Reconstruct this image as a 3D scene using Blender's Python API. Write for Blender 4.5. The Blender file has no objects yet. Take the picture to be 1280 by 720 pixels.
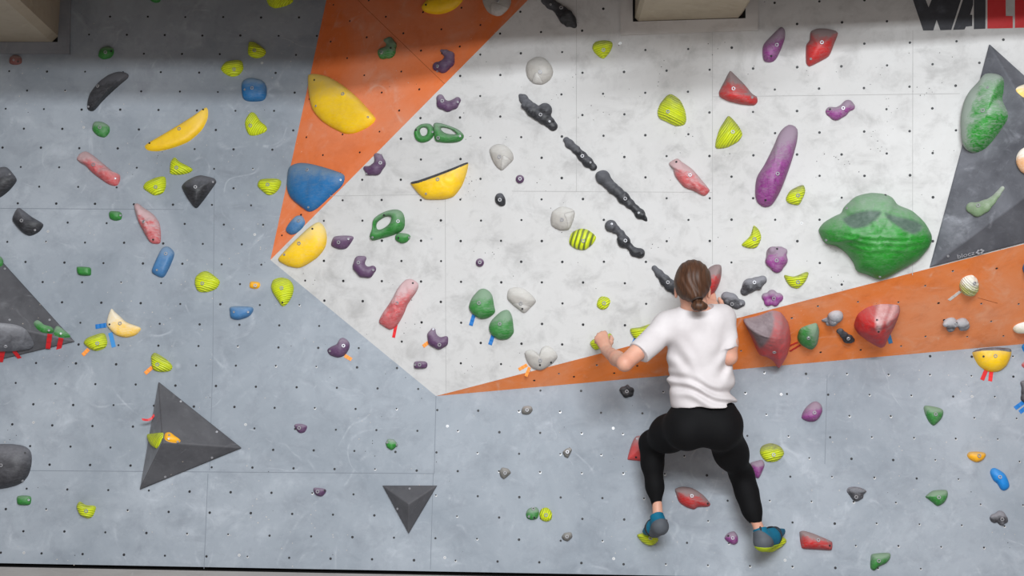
import bpy, bmesh, math, random
import numpy as np
from mathutils import Vector, Matrix, noise as mnoise
from mathutils.bvhtree import BVHTree

random.seed(7)
scene = bpy.context.scene
COL = scene.collection

# ------------------------------------------------------------------ camera
FPX = 1600.0
YAW, PITCH, ROLL = math.radians(1.8), math.radians(1.25), math.radians(0.72)
f = Vector((-math.sin(YAW) * math.cos(PITCH), math.cos(YAW) * math.cos(PITCH), math.sin(PITCH)))
r0 = f.cross(Vector((0, 0, 1))).normalized()
u0 = r0.cross(f).normalized()
rr = math.cos(ROLL) * r0 + math.sin(ROLL) * u0
uu = math.cos(ROLL) * u0 - math.sin(ROLL) * r0

def ray(px, py):
    return f + rr * ((px - 640) / FPX) + uu * ((360 - py) / FPX)

CAM = Vector((0, 0, 0.01)) - ray(640, 716) * 5.6

def P(px, py, d):
    return CAM + ray(px, py) * d

cam_data = bpy.data.cameras.new('camera')
cam_data.sensor_width = 36
cam_data.lens = 36 * FPX / 1280
cam_data.clip_start = 0.05
cam = bpy.data.objects.new('camera', cam_data)
COL.objects.link(cam)
M = Matrix((rr, uu, -f)).transposed().to_4x4()
M.translation = CAM
cam.matrix_world = M
scene.camera = cam

# ------------------------------------------------------------------ planes
class Plane:
    def __init__(s, o, n, up=None):
        s.o = Vector(o)
        s.n = Vector(n).normalized()
        if s.n.dot(CAM - s.o) < 0:
            s.n = -s.n
        z = Vector((0, 0, 1))
        s.u = z.cross(s.n).normalized()
        s.v = s.n.cross(s.u).normalized()

    def hit(s, px, py, h=0.0):
        d = ray(px, py)
        t = ((s.o + s.n * h) - CAM).dot(s.n) / d.dot(s.n)
        return CAM + d * t

    def uv(s, px, py, h=0.0):
        q = s.hit(px, py, h) - s.o
        return (q.dot(s.u), q.dot(s.v))

    def pt(s, u, v, h=0.0):
        return s.o + s.u * u + s.v * v + s.n * h

def plane3(a, b, c):
    return Plane(a, (b - a).cross(c - a))

LEAN = math.radians(10.3)
G = Plane((0, 0, 0.01), (0, -math.cos(LEAN), math.sin(LEAN)))
pA, pB = G.hit(338, 325), G.hit(545, 495)
W = plane3(pA, pB, P(1280, 305, 5.27))
OL = plane3(pA, G.hit(408, 0), W.hit(660, 0))
OB = plane3(pB, G.hit(1280, 430), W.hit(1280, 305))

def ext(a, b, y=None, x=None):
    if y is not None:
        t = (y - a[1]) / (b[1] - a[1])
    else:
        t = (x - a[0]) / (b[0] - a[0])
    return (a[0] + (b[0] - a[0]) * t, a[1] + (b[1] - a[1]) * t)

A_, B_ = (338, 325), (545, 495)
eGO = ext(A_, (408, 0), y=-230)
eWO = ext(A_, (660, 0), y=-230)
eGB = ext(B_, (1280, 430), x=1560)
eWB = ext(B_, (1280, 305), x=1560)
POLY = {
    'G': [(-280, -230), eGO, A_, B_, eGB, (1560, 800), (-280, 800)],
    'W': [A_, eWO, (1560, -230), eWB, B_],
    'OL': [A_, eGO, eWO],
    'OB': [B_, eWB, eGB],
}
PL = {'G': G, 'W': W, 'OL': OL, 'OB': OB}

def inpoly(x, y, poly):
    c = False
    n = len(poly)
    for i in range(n):
        x1, y1 = poly[i]
        x2, y2 = poly[(i + 1) % n]
        if (y1 > y) != (y2 > y) and x < (x2 - x1) * (y - y1) / (y2 - y1) + x1:
            c = not c
    return c

def facet_at(x, y):
    for k in ('W', 'OL', 'OB', 'G'):
        if inpoly(x, y, POLY[k]):
            return k
    return 'G'

def project(p):
    q = p - CAM
    d = q.dot(f)
    return (640 + FPX * q.dot(rr) / d, 360 - FPX * q.dot(uu) / d)

# ------------------------------------------------------------------ materials
def lin(c):
    return tuple(((v / 255) / 12.92 if v / 255 <= 0.04045 else ((v / 255 + 0.055) / 1.055) ** 2.4) for v in c) + (1,)

class NT:
    def __init__(s, name):
        s.m = bpy.data.materials.new(name)
        s.m.use_nodes = True
        s.t = s.m.node_tree
        s.t.nodes.clear()
        s.out = s.n('ShaderNodeOutputMaterial')
        s.b = s.n('ShaderNodeBsdfPrincipled')
        s.l(s.b.outputs[0], s.out.inputs[0])

    def n(s, k, **kw):
        x = s.t.nodes.new(k)
        for a, v in kw.items():
            setattr(x, a, v)
        return x

    def l(s, a, b):
        s.t.links.new(a, b)

    def val(s, inp, v):
        if hasattr(v, 'is_linked') or hasattr(v, 'links'):
            s.l(v, inp)
        else:
            inp.default_value = v

    def math(s, op, a, b=0.0, clamp=False):
        x = s.n('ShaderNodeMath', operation=op, use_clamp=clamp)
        s.val(x.inputs[0], a)
        s.val(x.inputs[1], b)
        return x.outputs[0]

    def noise(s, vec, scale, detail=4, rough=0.55, dist=0.0):
        x = s.n('ShaderNodeTexNoise')
        x.inputs['Scale'].default_value = scale
        x.inputs['Detail'].default_value = detail
        x.inputs['Roughness'].default_value = rough
        x.inputs['Distortion'].default_value = dist
        if vec is not None:
            s.l(vec, x.inputs['Vector'])
        return x.outputs['Fac']

    def ramp(s, v, lo, hi, a=0.0, b=1.0):
        x = s.n('ShaderNodeMapRange', clamp=True)
        s.val(x.inputs['Value'], v)
        x.inputs['From Min'].default_value = lo
        x.inputs['From Max'].default_value = hi
        x.inputs['To Min'].default_value = a
        x.inputs['To Max'].default_value = b
        return x.outputs[0]

    def mix(s, fac, a, b, mode='MIX'):
        x = s.n('ShaderNodeMix', data_type='RGBA', blend_type=mode)
        s.val(x.inputs[0], fac)
        s.val(x.inputs[6], a)
        s.val(x.inputs[7], b)
        return x.outputs[2]

    def coord(s, which='Object', scale=None, rot=None):
        o = s.n('ShaderNodeTexCoord').outputs[which]
        if scale or rot:
            x = s.n('ShaderNodeMapping')
            if scale:
                x.inputs['Scale'].default_value = scale
            if rot:
                x.inputs['Rotation'].default_value = rot
            s.l(o, x.inputs['Vector'])
            o = x.outputs[0]
        return o

    def bump(s, h, strength=0.3, dist=0.005):
        x = s.n('ShaderNodeBump')
        x.inputs['Strength'].default_value = strength
        x.inputs['Distance'].default_value = dist
        s.l(h, x.inputs['Height'])
        s.l(x.outputs[0], s.b.inputs['Normal'])

    def fin(s, color, rough=0.6, spec=0.4, metal=0.0):
        s.val(s.b.inputs['Base Color'], color)
        s.val(s.b.inputs['Roughness'], rough)
        s.b.inputs['Specular IOR Level'].default_value = spec
        s.b.inputs['Metallic'].default_value = metal
        return s.m

def plain(name, c, rough=0.6, metal=0.0, spec=0.4, var=0.12, sc=25):
    t = NT(name)
    nz = t.noise(t.coord(), sc, 3)
    k = t.ramp(nz, 0.3, 0.7)
    a = lin(c)
    b = tuple(v * (1 - var) for v in a[:3]) + (1,)
    return t.fin(t.mix(k, b, a), rough, spec, metal)

def wall_mat(name, base, light, dark, chalk=0.5, grime=0.5, speck=None, cloud=0.35, arcs=0.6):
    t = NT(name)
    co = t.coord()
    n1 = t.noise(co, 1.7, 6, 0.6, 0.6)
    n2 = t.noise(co, 5.5, 8, 0.65, 1.2)
    n3 = t.noise(t.coord(rot=(0.3, 0.2, 0.8)), 11, 5, 0.7, 2.2)
    n4 = t.noise(co, 60, 3, 0.6)
    n5 = t.noise(t.coord(scale=(1, 1, 2.3), rot=(0, 0.6, 0)), 3.1, 7, 0.62, 1.5)
    big = t.ramp(n1, 0.35, 0.68)
    c = t.mix(t.math('MULTIPLY', big, 0.45), lin(base), lin(light))
    sm = t.math('MULTIPLY', t.ramp(n2, 0.53, 0.74), t.ramp(n1, 0.38, 0.62))
    c = t.mix(t.math('MULTIPLY', sm, chalk), c, lin(light))
    streak = t.math('MULTIPLY', t.ramp(n3, 0.6, 0.75), t.ramp(n5, 0.5, 0.65))
    c = t.mix(t.math('MULTIPLY', streak, chalk * 0.8), c, lin(light))
    gr = t.math('MULTIPLY', t.ramp(n5, 0.5, 0.75), t.ramp(n2, 0.42, 0.64))
    c = t.mix(t.math('MULTIPLY', gr, grime), c, lin(dark))
    c = t.mix(t.ramp(n4, 0.6, 0.85, 0, 0.18), c, lin(dark))
    # cloudy rub marks at hand size and thin curved chalk scrapes
    n6 = t.noise(t.coord(rot=(0.9, 0.1, 0.4)), 8.5, 9, 0.68, 0.4)
    c = t.mix(t.ramp(n6, 0.5, 0.72, 0, cloud), c, lin(dark))
    n7 = t.noise(t.coord(rot=(0.2, 0.9, 0.1)), 24, 6, 0.7, 0.3)
    c = t.mix(t.ramp(n7, 0.54, 0.8, 0, cloud * 0.7), c, lin(light))
    for sc_, of in ((1.9, 0.0), (3.3, 0.7)):
        nn = t.noise(t.coord(rot=(of, of * 2, 0.3 + of)), sc_, 1.5, 0.4, 0.3)
        ln = t.ramp(t.math('ABSOLUTE', t.math('SUBTRACT', nn, 0.5)), 0.0, 0.011, 1, 0)
        ln = t.math('MULTIPLY', ln, t.math('MULTIPLY', t.ramp(n2, 0.48, 0.62), t.ramp(n6, 0.4, 0.55)))
        c = t.mix(t.math('MULTIPLY', ln, arcs), c, lin(light))
    # fine rubbed dots of boot rubber and chipped paint
    v = t.n('ShaderNodeTexVoronoi')
    v.inputs['Scale'].default_value = 26
    t.l(co, v.inputs['Vector'])
    chip = t.math('MULTIPLY', t.ramp(v.outputs['Distance'], 0.05, 0.09, 1, 0), t.ramp(t.noise(co, 2.4, 3), 0.5, 0.62))
    c = t.mix(t.math('MULTIPLY', chip, 0.6 if speck else 0.0), c, lin(speck or light))
    t.bump(n4, 0.08, 0.002)
    return t.fin(c, t.ramp(n2, 0.3, 0.7, 0.5, 0.7), 0.3)

MAT = {}
MAT['G'] = wall_mat('grey wall paint', (132, 140, 149), (178, 184, 192), (102, 108, 117), 0.6, 0.5, (200, 190, 180), 0.34, 0.5)
MAT['W'] = wall_mat('white wall paint', (189, 188, 187), (204, 204, 204), (128, 126, 125), 0.5, 0.55, None, 0.42, 0.25)
MAT['OL'] = wall_mat('orange wall paint', (222, 116, 62), (216, 166, 144), (190, 86, 38), 0.75, 0.45, (235, 190, 160), 0.3, 0.6)
MAT['OB'] = wall_mat('deep orange wall paint', (240, 128, 48), (234, 186, 158), (196, 90, 28), 0.6, 0.55, (235, 190, 160), 0.35, 0.5)
MAT['hole'] = plain('threaded hole', (26, 26, 30), 0.5)
MAT['rim'] = plain('hole rim metal', (205, 205, 205), 0.35, 0.2)
MAT['screwhole'] = plain('screw hole', (62, 60, 60), 0.8)
MAT['seamG'] = plain('grey seam', (120, 127, 136), 0.8)
MAT['seamW'] = plain('white seam', (172, 171, 170), 0.8)
MAT['seamO'] = plain('orange seam', (176, 92, 48), 0.8)
MAT['steel'] = plain('bolt steel', (166, 166, 170), 0.42, 0.4)
MAT['socket'] = plain('bolt socket', (48, 48, 50), 0.5)
MAT['void'] = plain('dark gap', (12, 11, 12), 0.9)

def hold_mat(key):
    if key in MAT:
        return MAT[key]
    name, chalk, stripe = key[:3]
    c, ch, dk = PAL[name]
    t = NT(name + ' hold')
    co = t.coord()
    nz = t.n('ShaderNodeSeparateXYZ')
    geo = t.n('ShaderNodeNewGeometry')
    t.l(geo.outputs['Normal'], nz.inputs[0])
    n1 = t.noise(co, 22, 5, 0.65, 0.8)
    n2 = t.noise(co, 120, 3, 0.6)
    n3 = t.noise(t.coord(scale=(1, 3, 1)), 30, 6, 0.7, 1.5)
    base = t.mix(t.ramp(n1, 0.35, 0.7), lin(c), lin(dk))
    h = n2
    if stripe:
        w = t.n('ShaderNodeTexWave', wave_type='BANDS', bands_direction='Y', wave_profile='SIN')
        w.inputs['Scale'].default_value = {1: 34, 2: 15, 3: 40}[stripe]
        w.inputs['Distortion'].default_value = 2.6
        w.inputs['Detail'].default_value = 2
        w.inputs['Detail Scale'].default_value = 0.6
        t.l(co, w.inputs['Vector'])
        lo = 0.40 if stripe == 2 else 0.16
        dark = (92, 104, 44) if stripe == 2 else (140, 150, 22)
        base = t.mix(t.ramp(w.outputs['Fac'], lo - 0.2, lo + 0.12, 0.95 if stripe == 2 else 0.7, 0), base, lin(dark))
        h = t.math('ADD', t.math('MULTIPLY', n2, 0.2), w.outputs['Fac'])
    up = t.ramp(nz.outputs[2], -0.05, 0.7)
    wr = t.n('ShaderNodeAttribute', attribute_name='wear').outputs['Fac']
    wr = t.ramp(t.math('ADD', wr, t.math('MULTIPLY', t.math('SUBTRACT', n1, 0.5), 0.55)), 0.5, 0.82)
    if name == 'magenta':
        vo = t.n('ShaderNodeTexVoronoi', feature='DISTANCE_TO_EDGE')
        vo.inputs['Scale'].default_value = 26
        t.l(co, vo.inputs['Vector'])
        base = t.mix(t.ramp(vo.outputs['Distance'], 0.0, 0.05, 0.6, 0), base, lin((92, 26, 86)))
    k = t.math('ADD', t.math('ADD', t.math('MULTIPLY', up, 0.75), t.math('MULTIPLY', wr, 0.95)), t.math('MULTIPLY', t.ramp(n3, 0.42, 0.72), 0.7))
    k = t.math('MULTIPLY', k, t.ramp(n1, 0.28, 0.62, 0.72, 1.0))
    k = t.math('MULTIPLY', k, chalk * (0.65 if name == 'lime' else 1.0), clamp=True)
    col = t.mix(k, base, lin(ch))
    if len(key) > 3:
        # smooth worn or two-tone area of the hold
        pc, pch, pdk = PAL[key[3]]
        pa = t.n('ShaderNodeAttribute', attribute_name='patch').outputs['Fac']
        pcol_ = t.mix(t.ramp(n1, 0.35, 0.7), lin(pc), lin(pdk))
        pcol_ = t.mix(t.ramp(n3, 0.45, 0.8, 0, 0.5), pcol_, lin(pch))
        soft_ = 2.2 if key[3] in ('socket', 'meshgrey', 'chalkpink') else 0.5
        edge = t.ramp(t.math('ABSOLUTE', pa), 0.0, 0.9, 0.35 if key[3] == 'slice' else 0.0, 0.0)
        col = t.mix(t.ramp(pa, -soft_, soft_), col, pcol_)
        col = t.mix(edge, col, lin((90, 88, 86)))
    t.bump(h, 0.55 if stripe else 0.22, 0.006 if stripe else 0.002)
    m = t.fin(col, t.ramp(k, 0, 1, 0.45, 0.8), 0.4)
    MAT[key] = m
    return m

#          body colour      chalked/worn colour   darker tone
PAL = {
    'lime': ((212, 226, 26), (138, 142, 92), (196, 212, 20)),
    'paleliime': ((196, 200, 120), (222, 220, 208), (160, 168, 60)),
    'green': ((44, 128, 48), (120, 146, 122), (30, 106, 36)),
    'brightgreen': ((30, 136, 34), (146, 158, 148), (22, 116, 26)),
    'sage': ((116, 136, 104), (158, 160, 156), (98, 124, 88)),
    'purple': ((88, 58, 92), (134, 120, 136), (72, 46, 78)),
    'magenta': ((142, 58, 134), (146, 128, 144), (120, 42, 114)),
    'yellow': ((240, 196, 12), (214, 196, 140), (230, 182, 8)),
    'cream': ((236, 190, 60), (226, 214, 190), (224, 176, 40)),
    'amber': ((240, 174, 18), (200, 160, 90), (230, 160, 14)),
    'blue': ((16, 104, 164), (108, 132, 156), (10, 92, 148)),
    'dullblue': ((58, 112, 160), (120, 142, 166), (46, 100, 150)),
    'skyblue': ((16, 128, 206), (90, 150, 200), (10, 116, 192)),
    'red': ((192, 36, 36), (142, 124, 124), (170, 28, 30)),
    'pink': ((200, 92, 94), (190, 160, 162), (176, 66, 68)),
    'coral': ((206, 70, 70), (140, 122, 124), (196, 54, 56)),
    'dullred': ((122, 70, 66), (130, 110, 108), (110, 62, 58)),
    'black': ((36, 37, 41), (98, 99, 105), (28, 29, 32)),
    'charcoal': ((58, 58, 62), (128, 128, 134), (40, 40, 44)),
    'ash': ((120, 122, 128), (170, 170, 174), (74, 74, 80)),
    'grey': ((172, 168, 162), (196, 194, 190), (150, 146, 142)),
    'stone': ((112, 110, 106), (168, 166, 162), (86, 84, 82)),
    'peach': ((226, 170, 120), (232, 222, 212), (216, 150, 90)),
    'socket': ((84, 104, 92), (116, 130, 120), (70, 90, 80)),
    'meshgrey': ((132, 118, 122), (160, 148, 150), (112, 98, 102)),  # grey mesh area of the coral shell hold
    'chalkpink': ((196, 158, 158), (206, 190, 190), (176, 122, 122)),
    'slice': ((186, 184, 180), (206, 204, 200), (166, 162, 158)),
    'white': ((214, 208, 190), (228, 226, 220), (196, 190, 160)),
}

# ------------------------------------------------------------------ object helpers
def mesh_obj(name, verts, faces, mats, parent=None, smooth=True, fm=None):
    me = bpy.data.meshes.new(name)
    me.from_pydata([tuple(v) for v in verts], [], [tuple(x) for x in faces])
    for m in (mats if isinstance(mats, (list, tuple)) else [mats]):
        me.materials.append(m)
    if fm is not None:
        me.polygons.foreach_set('material_index', fm)
    me.polygons.foreach_set('use_smooth', [smooth] * len(me.polygons))
    me.update()
    o = bpy.data.objects.new(name, me)
    COL.objects.link(o)
    if parent:
        o.parent = parent
    return o

def bm_obj(name, bm, mats, parent=None, smooth=False):
    me = bpy.data.meshes.new(name)
    bmesh.ops.recalc_face_normals(bm, faces=bm.faces)
    bm.to_mesh(me)
    bm.free()
    for m in (mats if isinstance(mats, (list, tuple)) else [mats]):
        me.materials.append(m)
    me.polygons.foreach_set('use_smooth', [smooth] * len(me.polygons))
    o = bpy.data.objects.new(name, me)
    COL.objects.link(o)
    if parent:
        o.parent = parent
    return o

def empty(name, mat, label, cat, group=None):
    o = bpy.data.objects.new(name, None)
    o.empty_display_size = 0.03
    COL.objects.link(o)
    o.matrix_world = mat
    tag(o, label, cat, group)
    return o

LABELS = {}
def tag(o, label, cat, group=None):
    o['label'] = label
    o['category'] = cat
    if group:
        o['group'] = group
    LABELS.setdefault(label, []).append(o.name)

def frame(pl, p, ang=0.0):
    u = pl.u * math.cos(ang) + pl.v * math.sin(ang)
    v = pl.v * math.cos(ang) - pl.u * math.sin(ang)
    m = Matrix((u, v, pl.n)).transposed().to_4x4()
    m.translation = p
    return m

# ------------------------------------------------------------------ implicit surfaces
class Grid:
    def __init__(s, lo, hi, h):
        s.lo = np.array(lo, float)
        s.h = h
        s.n = np.ceil((np.array(hi) - s.lo) / h).astype(int) + 1
        s.F = np.full(s.n, 0.5)

    def sl(s, lo, hi):
        a = np.clip(np.floor((np.array(lo) - s.lo) / s.h).astype(int), 0, s.n)
        b = np.clip(np.ceil((np.array(hi) - s.lo) / s.h).astype(int) + 1, 0, s.n)
        ax = [s.lo[i] + s.h * np.arange(a[i], b[i]) for i in range(3)]
        return tuple(slice(a[i], b[i]) for i in range(3)), np.meshgrid(*ax, indexing='ij', sparse=True)

    def put(s, sl, d, k, sub=False):
        if d.size == 0:
            return
        a = s.F[sl]
        if sub:
            s.F[sl] = np.maximum(a, -d)
        elif k > 0:
            t = np.clip(0.5 + 0.5 * (a - d) / k, 0, 1)
            s.F[sl] = a * (1 - t) + d * t - k * t * (1 - t)
        else:
            s.F[sl] = np.minimum(a, d)

    def cap(s, a, b, ra, rb, k=0.01, cut=None, sub=False, kz=1.0):
        a, b = np.array(a, float), np.array(b, float)
        m = max(ra, rb) + 2 * k + 0.02
        sl, (X, Y, Z) = s.sl(np.minimum(a, b) - m, np.maximum(a, b) + m)
        ab = b - a
        L = max((ab ** 2).sum(), 1e-12)
        t = np.clip(((X - a[0]) * ab[0] + (Y - a[1]) * ab[1] + (Z - a[2]) * ab[2]) / L, 0, 1)
        d = np.sqrt((X - a[0] - t * ab[0]) ** 2 + (Y - a[1] - t * ab[1]) ** 2 + ((Z - a[2] - t * ab[2]) / kz) ** 2) - (ra + (rb - ra) * t)
        if cut == 'end':
            n = ab / math.sqrt(L)
            d = np.maximum(d, (X - b[0]) * n[0] + (Y - b[1]) * n[1] + (Z - b[2]) * n[2])
        s.put(sl, d, k, sub)

    def ell(s, c, r, k=0.01, R=None, sub=False):
        c, r = np.array(c, float), np.array(r, float)
        m = r.max() + 2 * k + 0.02
        sl, (X, Y, Z) = s.sl(c - m, c + m)
        X, Y, Z = X - c[0], Y - c[1], Z - c[2]
        if R is not None:
            X, Y, Z = (R[0][0] * X + R[0][1] * Y + R[0][2] * Z, R[1][0] * X + R[1][1] * Y + R[1][2] * Z, R[2][0] * X + R[2][1] * Y + R[2][2] * Z)
        k0 = np.sqrt((X / r[0]) ** 2 + (Y / r[1]) ** 2 + (Z / r[2]) ** 2)
        k1 = np.sqrt((X / r[0] ** 2) ** 2 + (Y / r[1] ** 2) ** 2 + (Z / r[2] ** 2) ** 2) + 1e-9
        s.put(sl, k0 * (k0 - 1) / k1, k, sub)

    def half(s, p, n):
        """keep the side where (x-p).n < 0"""
        X, Y, Z = s.axes()
        s.F = np.maximum(s.F, (X - p[0]) * n[0] + (Y - p[1]) * n[1] + (Z - p[2]) * n[2])

    def axes(s):
        return np.meshgrid(*[s.lo[i] + s.h * np.arange(s.n[i]) for i in range(3)], indexing='ij', sparse=True)

    def mesh(s):
        F = s.F
        F[0], F[-1] = 0.5, 0.5
        F[:, 0], F[:, -1] = 0.5, 0.5
        F[:, :, 0], F[:, :, -1] = 0.5, 0.5
        ins = F < 0
        nx, ny, nz = F.shape
        cnt = np.zeros((nx - 1, ny - 1, nz - 1), np.int8)
        for i in (0, 1):
            for j in (0, 1):
                for k in (0, 1):
                    cnt += ins[i:nx - 1 + i, j:ny - 1 + j, k:nz - 1 + k]
        act = (cnt > 0) & (cnt < 8)
        idx = np.argwhere(act)
        ids = np.full(act.shape, -1, np.int64)
        ids[act] = np.arange(len(idx))
        acc = np.zeros((len(idx), 3))
        num = np.zeros(len(idx))
        cs = [(i, j, k) for i in (0, 1) for j in (0, 1) for k in (0, 1)]
        val = {c: F[idx[:, 0] + c[0], idx[:, 1] + c[1], idx[:, 2] + c[2]] for c in cs}
        for a in cs:
            for ax in range(3):
                if a[ax] == 0:
                    b = list(a)
                    b[ax] = 1
                    fa, fb = val[a], val[tuple(b)]
                    x = (fa < 0) != (fb < 0)
                    t = fa[x] / (fa[x] - fb[x])
                    p = np.tile(np.array(a, float), (x.sum(), 1))
                    p[:, ax] += t
                    acc[x] += p
                    num[x] += 1
        v = (idx + acc / num[:, None]) * s.h + s.lo
        faces = []
        for ax in range(3):
            o1, o2 = [(1, 2), (2, 0), (0, 1)][ax]
            sa = [slice(None)] * 3
            sb = [slice(None)] * 3
            sa[ax], sb[ax] = slice(0, -1), slice(1, None)
            A, Bm = ins[tuple(sa)], ins[tuple(sb)]
            e = np.argwhere(A != Bm)
            if len(e) == 0:
                continue
            fl = A[tuple(e.T)]
            ok = (e[:, o1] > 0) & (e[:, o2] > 0)
            e, fl = e[ok], fl[ok]
            q = []
            for d1, d2 in ((-1, -1), (0, -1), (0, 0), (-1, 0)):
                g = e.copy()
                g[:, o1] += d1
                g[:, o2] += d2
                q.append(ids[tuple(g.T)])
            q = np.stack(q, 1)
            q[~fl] = q[~fl][:, ::-1]
            faces.append(q)
        return v, np.concatenate(faces) if faces else np.zeros((0, 4), int)

def np_obj(name, v, q, mats, parent=None, inv=None, relax=0):
    if relax:
        e = np.concatenate([q[:, [0, 1]], q[:, [1, 2]], q[:, [2, 3]], q[:, [3, 0]]])
        for _ in range(relax):
            acc = np.zeros_like(v)
            n = np.zeros(len(v))
            np.add.at(acc, e[:, 0], v[e[:, 1]])
            np.add.at(acc, e[:, 1], v[e[:, 0]])
            np.add.at(n, e[:, 0], 1)
            np.add.at(n, e[:, 1], 1)
            v = 0.5 * v + 0.5 * acc / n[:, None]
    if inv is not None:
        m = np.array(inv)
        v = v @ m[:3, :3].T + m[:3, 3]
    me = bpy.data.meshes.new(name)
    me.vertices.add(len(v))
    me.vertices.foreach_set('co', v.ravel())
    me.loops.add(q.size)
    me.loops.foreach_set('vertex_index', q.ravel())
    me.polygons.add(len(q))
    me.polygons.foreach_set('loop_start', np.arange(0, q.size, 4))
    me.polygons.foreach_set('loop_total', np.full(len(q), 4))
    me.update(calc_edges=True)
    me.validate()
    me.polygons.foreach_set('use_smooth', [True] * len(me.polygons))
    for m in (mats if isinstance(mats, (list, tuple)) else [mats]):
        me.materials.append(m)
    o = bpy.data.objects.new(name, me)
    COL.objects.link(o)
    if parent:
        o.parent = parent
    return o
# ------------------------------------------------------------------ the wall facets
SW = 0.1838          # spacing of the threaded holes

def rows_world(pl, starts, spacing, n0=-8, n1=40):
    out = []
    for x, y in starts:
        u, v = pl.uv(x, y)
        for i in range(n0, n1):
            out.append((u + i * spacing, v))
    return out

G_rows = [(1.2, 690.5), (29.5, 663.7), (58, 637), (33.7, 610.7), (62, 580.5), (37.5, 557.5), (65.7, 531.5),
          (41.7, 505.2), (69.5, 479.5), (45.5, 453.8), (49, 430), (100.7, 403.7), (77.5, 378), (53.7, 352.5), (80.7, 328.2),
          (57.7, 302.7), (84.5, 278.5), (70.5, 254.5), (97.5, 233.7), (74.2, 209), (51, 184.7), (77.7, 161), (54.7, 136.5),
          (81.5, 113.5), (58.7, 89.5), (85, 66.8), (111.2, 43.5), (137.5, 20.7), (114, -3), (140, -27)]
W_rows = [(702.5, 65.5), (728, 38.5), (702, 13), (728, 91), (702, 118), (728, 143.8), (702.5, 170.5), (676.8, 197.3), (702.5, 222.8),
          (676.9, 249), (703, 275.2), (677, 301.3), (703, 327.2), (677.2, 353), (703, 379), (677.5, 405), (703, 430.4), (677, 456), (728, -14), (702, -40)]

a_ = W.uv(807.2, 62.7); b_ = W.uv(860.5, 61.5)
SWW = abs(b_[0] - a_[0])

holes = {'G': rows_world(G, G_rows, SW), 'W': rows_world(W, W_rows, SWW, -14, 16), 'OL': [], 'OB': []}
for i in range(-6, 10):
    for j in range(-12, 12):
        ou = Vector(OL.uv(413.5, 52)); a = Vector(OL.uv(458.2, 47)) - ou
        b = Vector(OL.uv(455.7, 94)) - Vector(OL.uv(434.5, 72.7))
        q = ou + a * i + b * j
        holes['OL'].append((q.x, q.y))
for x, y in [(1022, 383), (1072.5, 377.5), (1123, 377.7), (989.5, 397.5), (1173, 378.7), (1156.7, 420.7), (1126, 432.7), (1208.7, 421),
             (1254, 420), (1238.7, 401.5), (1226.7, 379.5), (1273, 380), (1075.7, 437), (1026, 440), (1191.2, 338.7), (1156.7, 357),
             (1246, 335.5), (746.2, 456.2), (698.7, 467), (717.7, 470.7), (667.5, 475.7), (768, 466.2), (796.7, 457), (926.5, 438.5), (1180, 399.7)]:
    holes['OB'].append(OB.uv(x, y))
washers = [(104.7, 159.3), (60, 289.3), (318.5, 293.2), (327.5, 78.8), (42, 528), (307, 530.7), (559.3, 532.7), (30, 691), (299, 694),
           (556, 697), (766.5, 535.3), (976.5, 493), (767, 698.3), (981.3, 700.3), (1215, 495.5), (775, 54), (1002, 279), (539.5, 298.5)]
seams = {'G': [[(545, 495), (542.8, 592)], [(0, 588), (542.8, 592)], [(541.5, 592), (538, 712)], [(0, 260.5), (230, 262)], [(266, 455), (262, 588)],
               [(260, 592), (255, 711)], [(1034, 470), (1031, 580)], [(268, 220), (266, 455)]],
         'W': [[(720.5, -60), (720.5, 240)], [(640, 239), (890, 240.5)], [(890.5, 40), (890.5, 330)], [(890.5, 121), (1200, 117)], [(1141, 38), (1140.6, 344)],
               [(556.5, 242), (557.5, 490)], [(410, 245), (556, 243)]],
         'OL': [[(455, 8), (556, 105)], [(420, -30), (455, 8)]],
         'OB': [[(1222, 372), (1247, 379)]]}

def disc(bm, c, u, v, r, mi, n=8, off=None):
    vs = [bm.verts.new(c + (u * math.cos(2 * math.pi * k / n) + v * math.sin(2 * math.pi * k / n)) * r) for k in range(n)]
    fc = bm.faces.new(vs)
    fc.material_index = mi

NAMES = {'G': 'wall_back', 'W': 'wall_right', 'OL': 'wall_upper', 'OB': 'wall_lower'}
SEAM = {'G': 'seamG', 'W': 'seamW', 'OL': 'seamO', 'OB': 'seamO'}
HOLE_R = {'G': 0.0050, 'W': 0.0054, 'OL': 0.0048, 'OB': 0.0050}

def world_poly(k):
    pl = PL[k]
    pts = [pl.hit(x, y) for x, y in POLY[k]]
    if k == 'G':
        xs = (pts[-1].x - 0.3, pts[-2].x + 0.3)
        pts[-2] = Vector((pts[-2].x, 0, 0.01))
        pts[-1] = Vector((pts[-1].x, 0, 0.01))
    return pts

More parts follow.
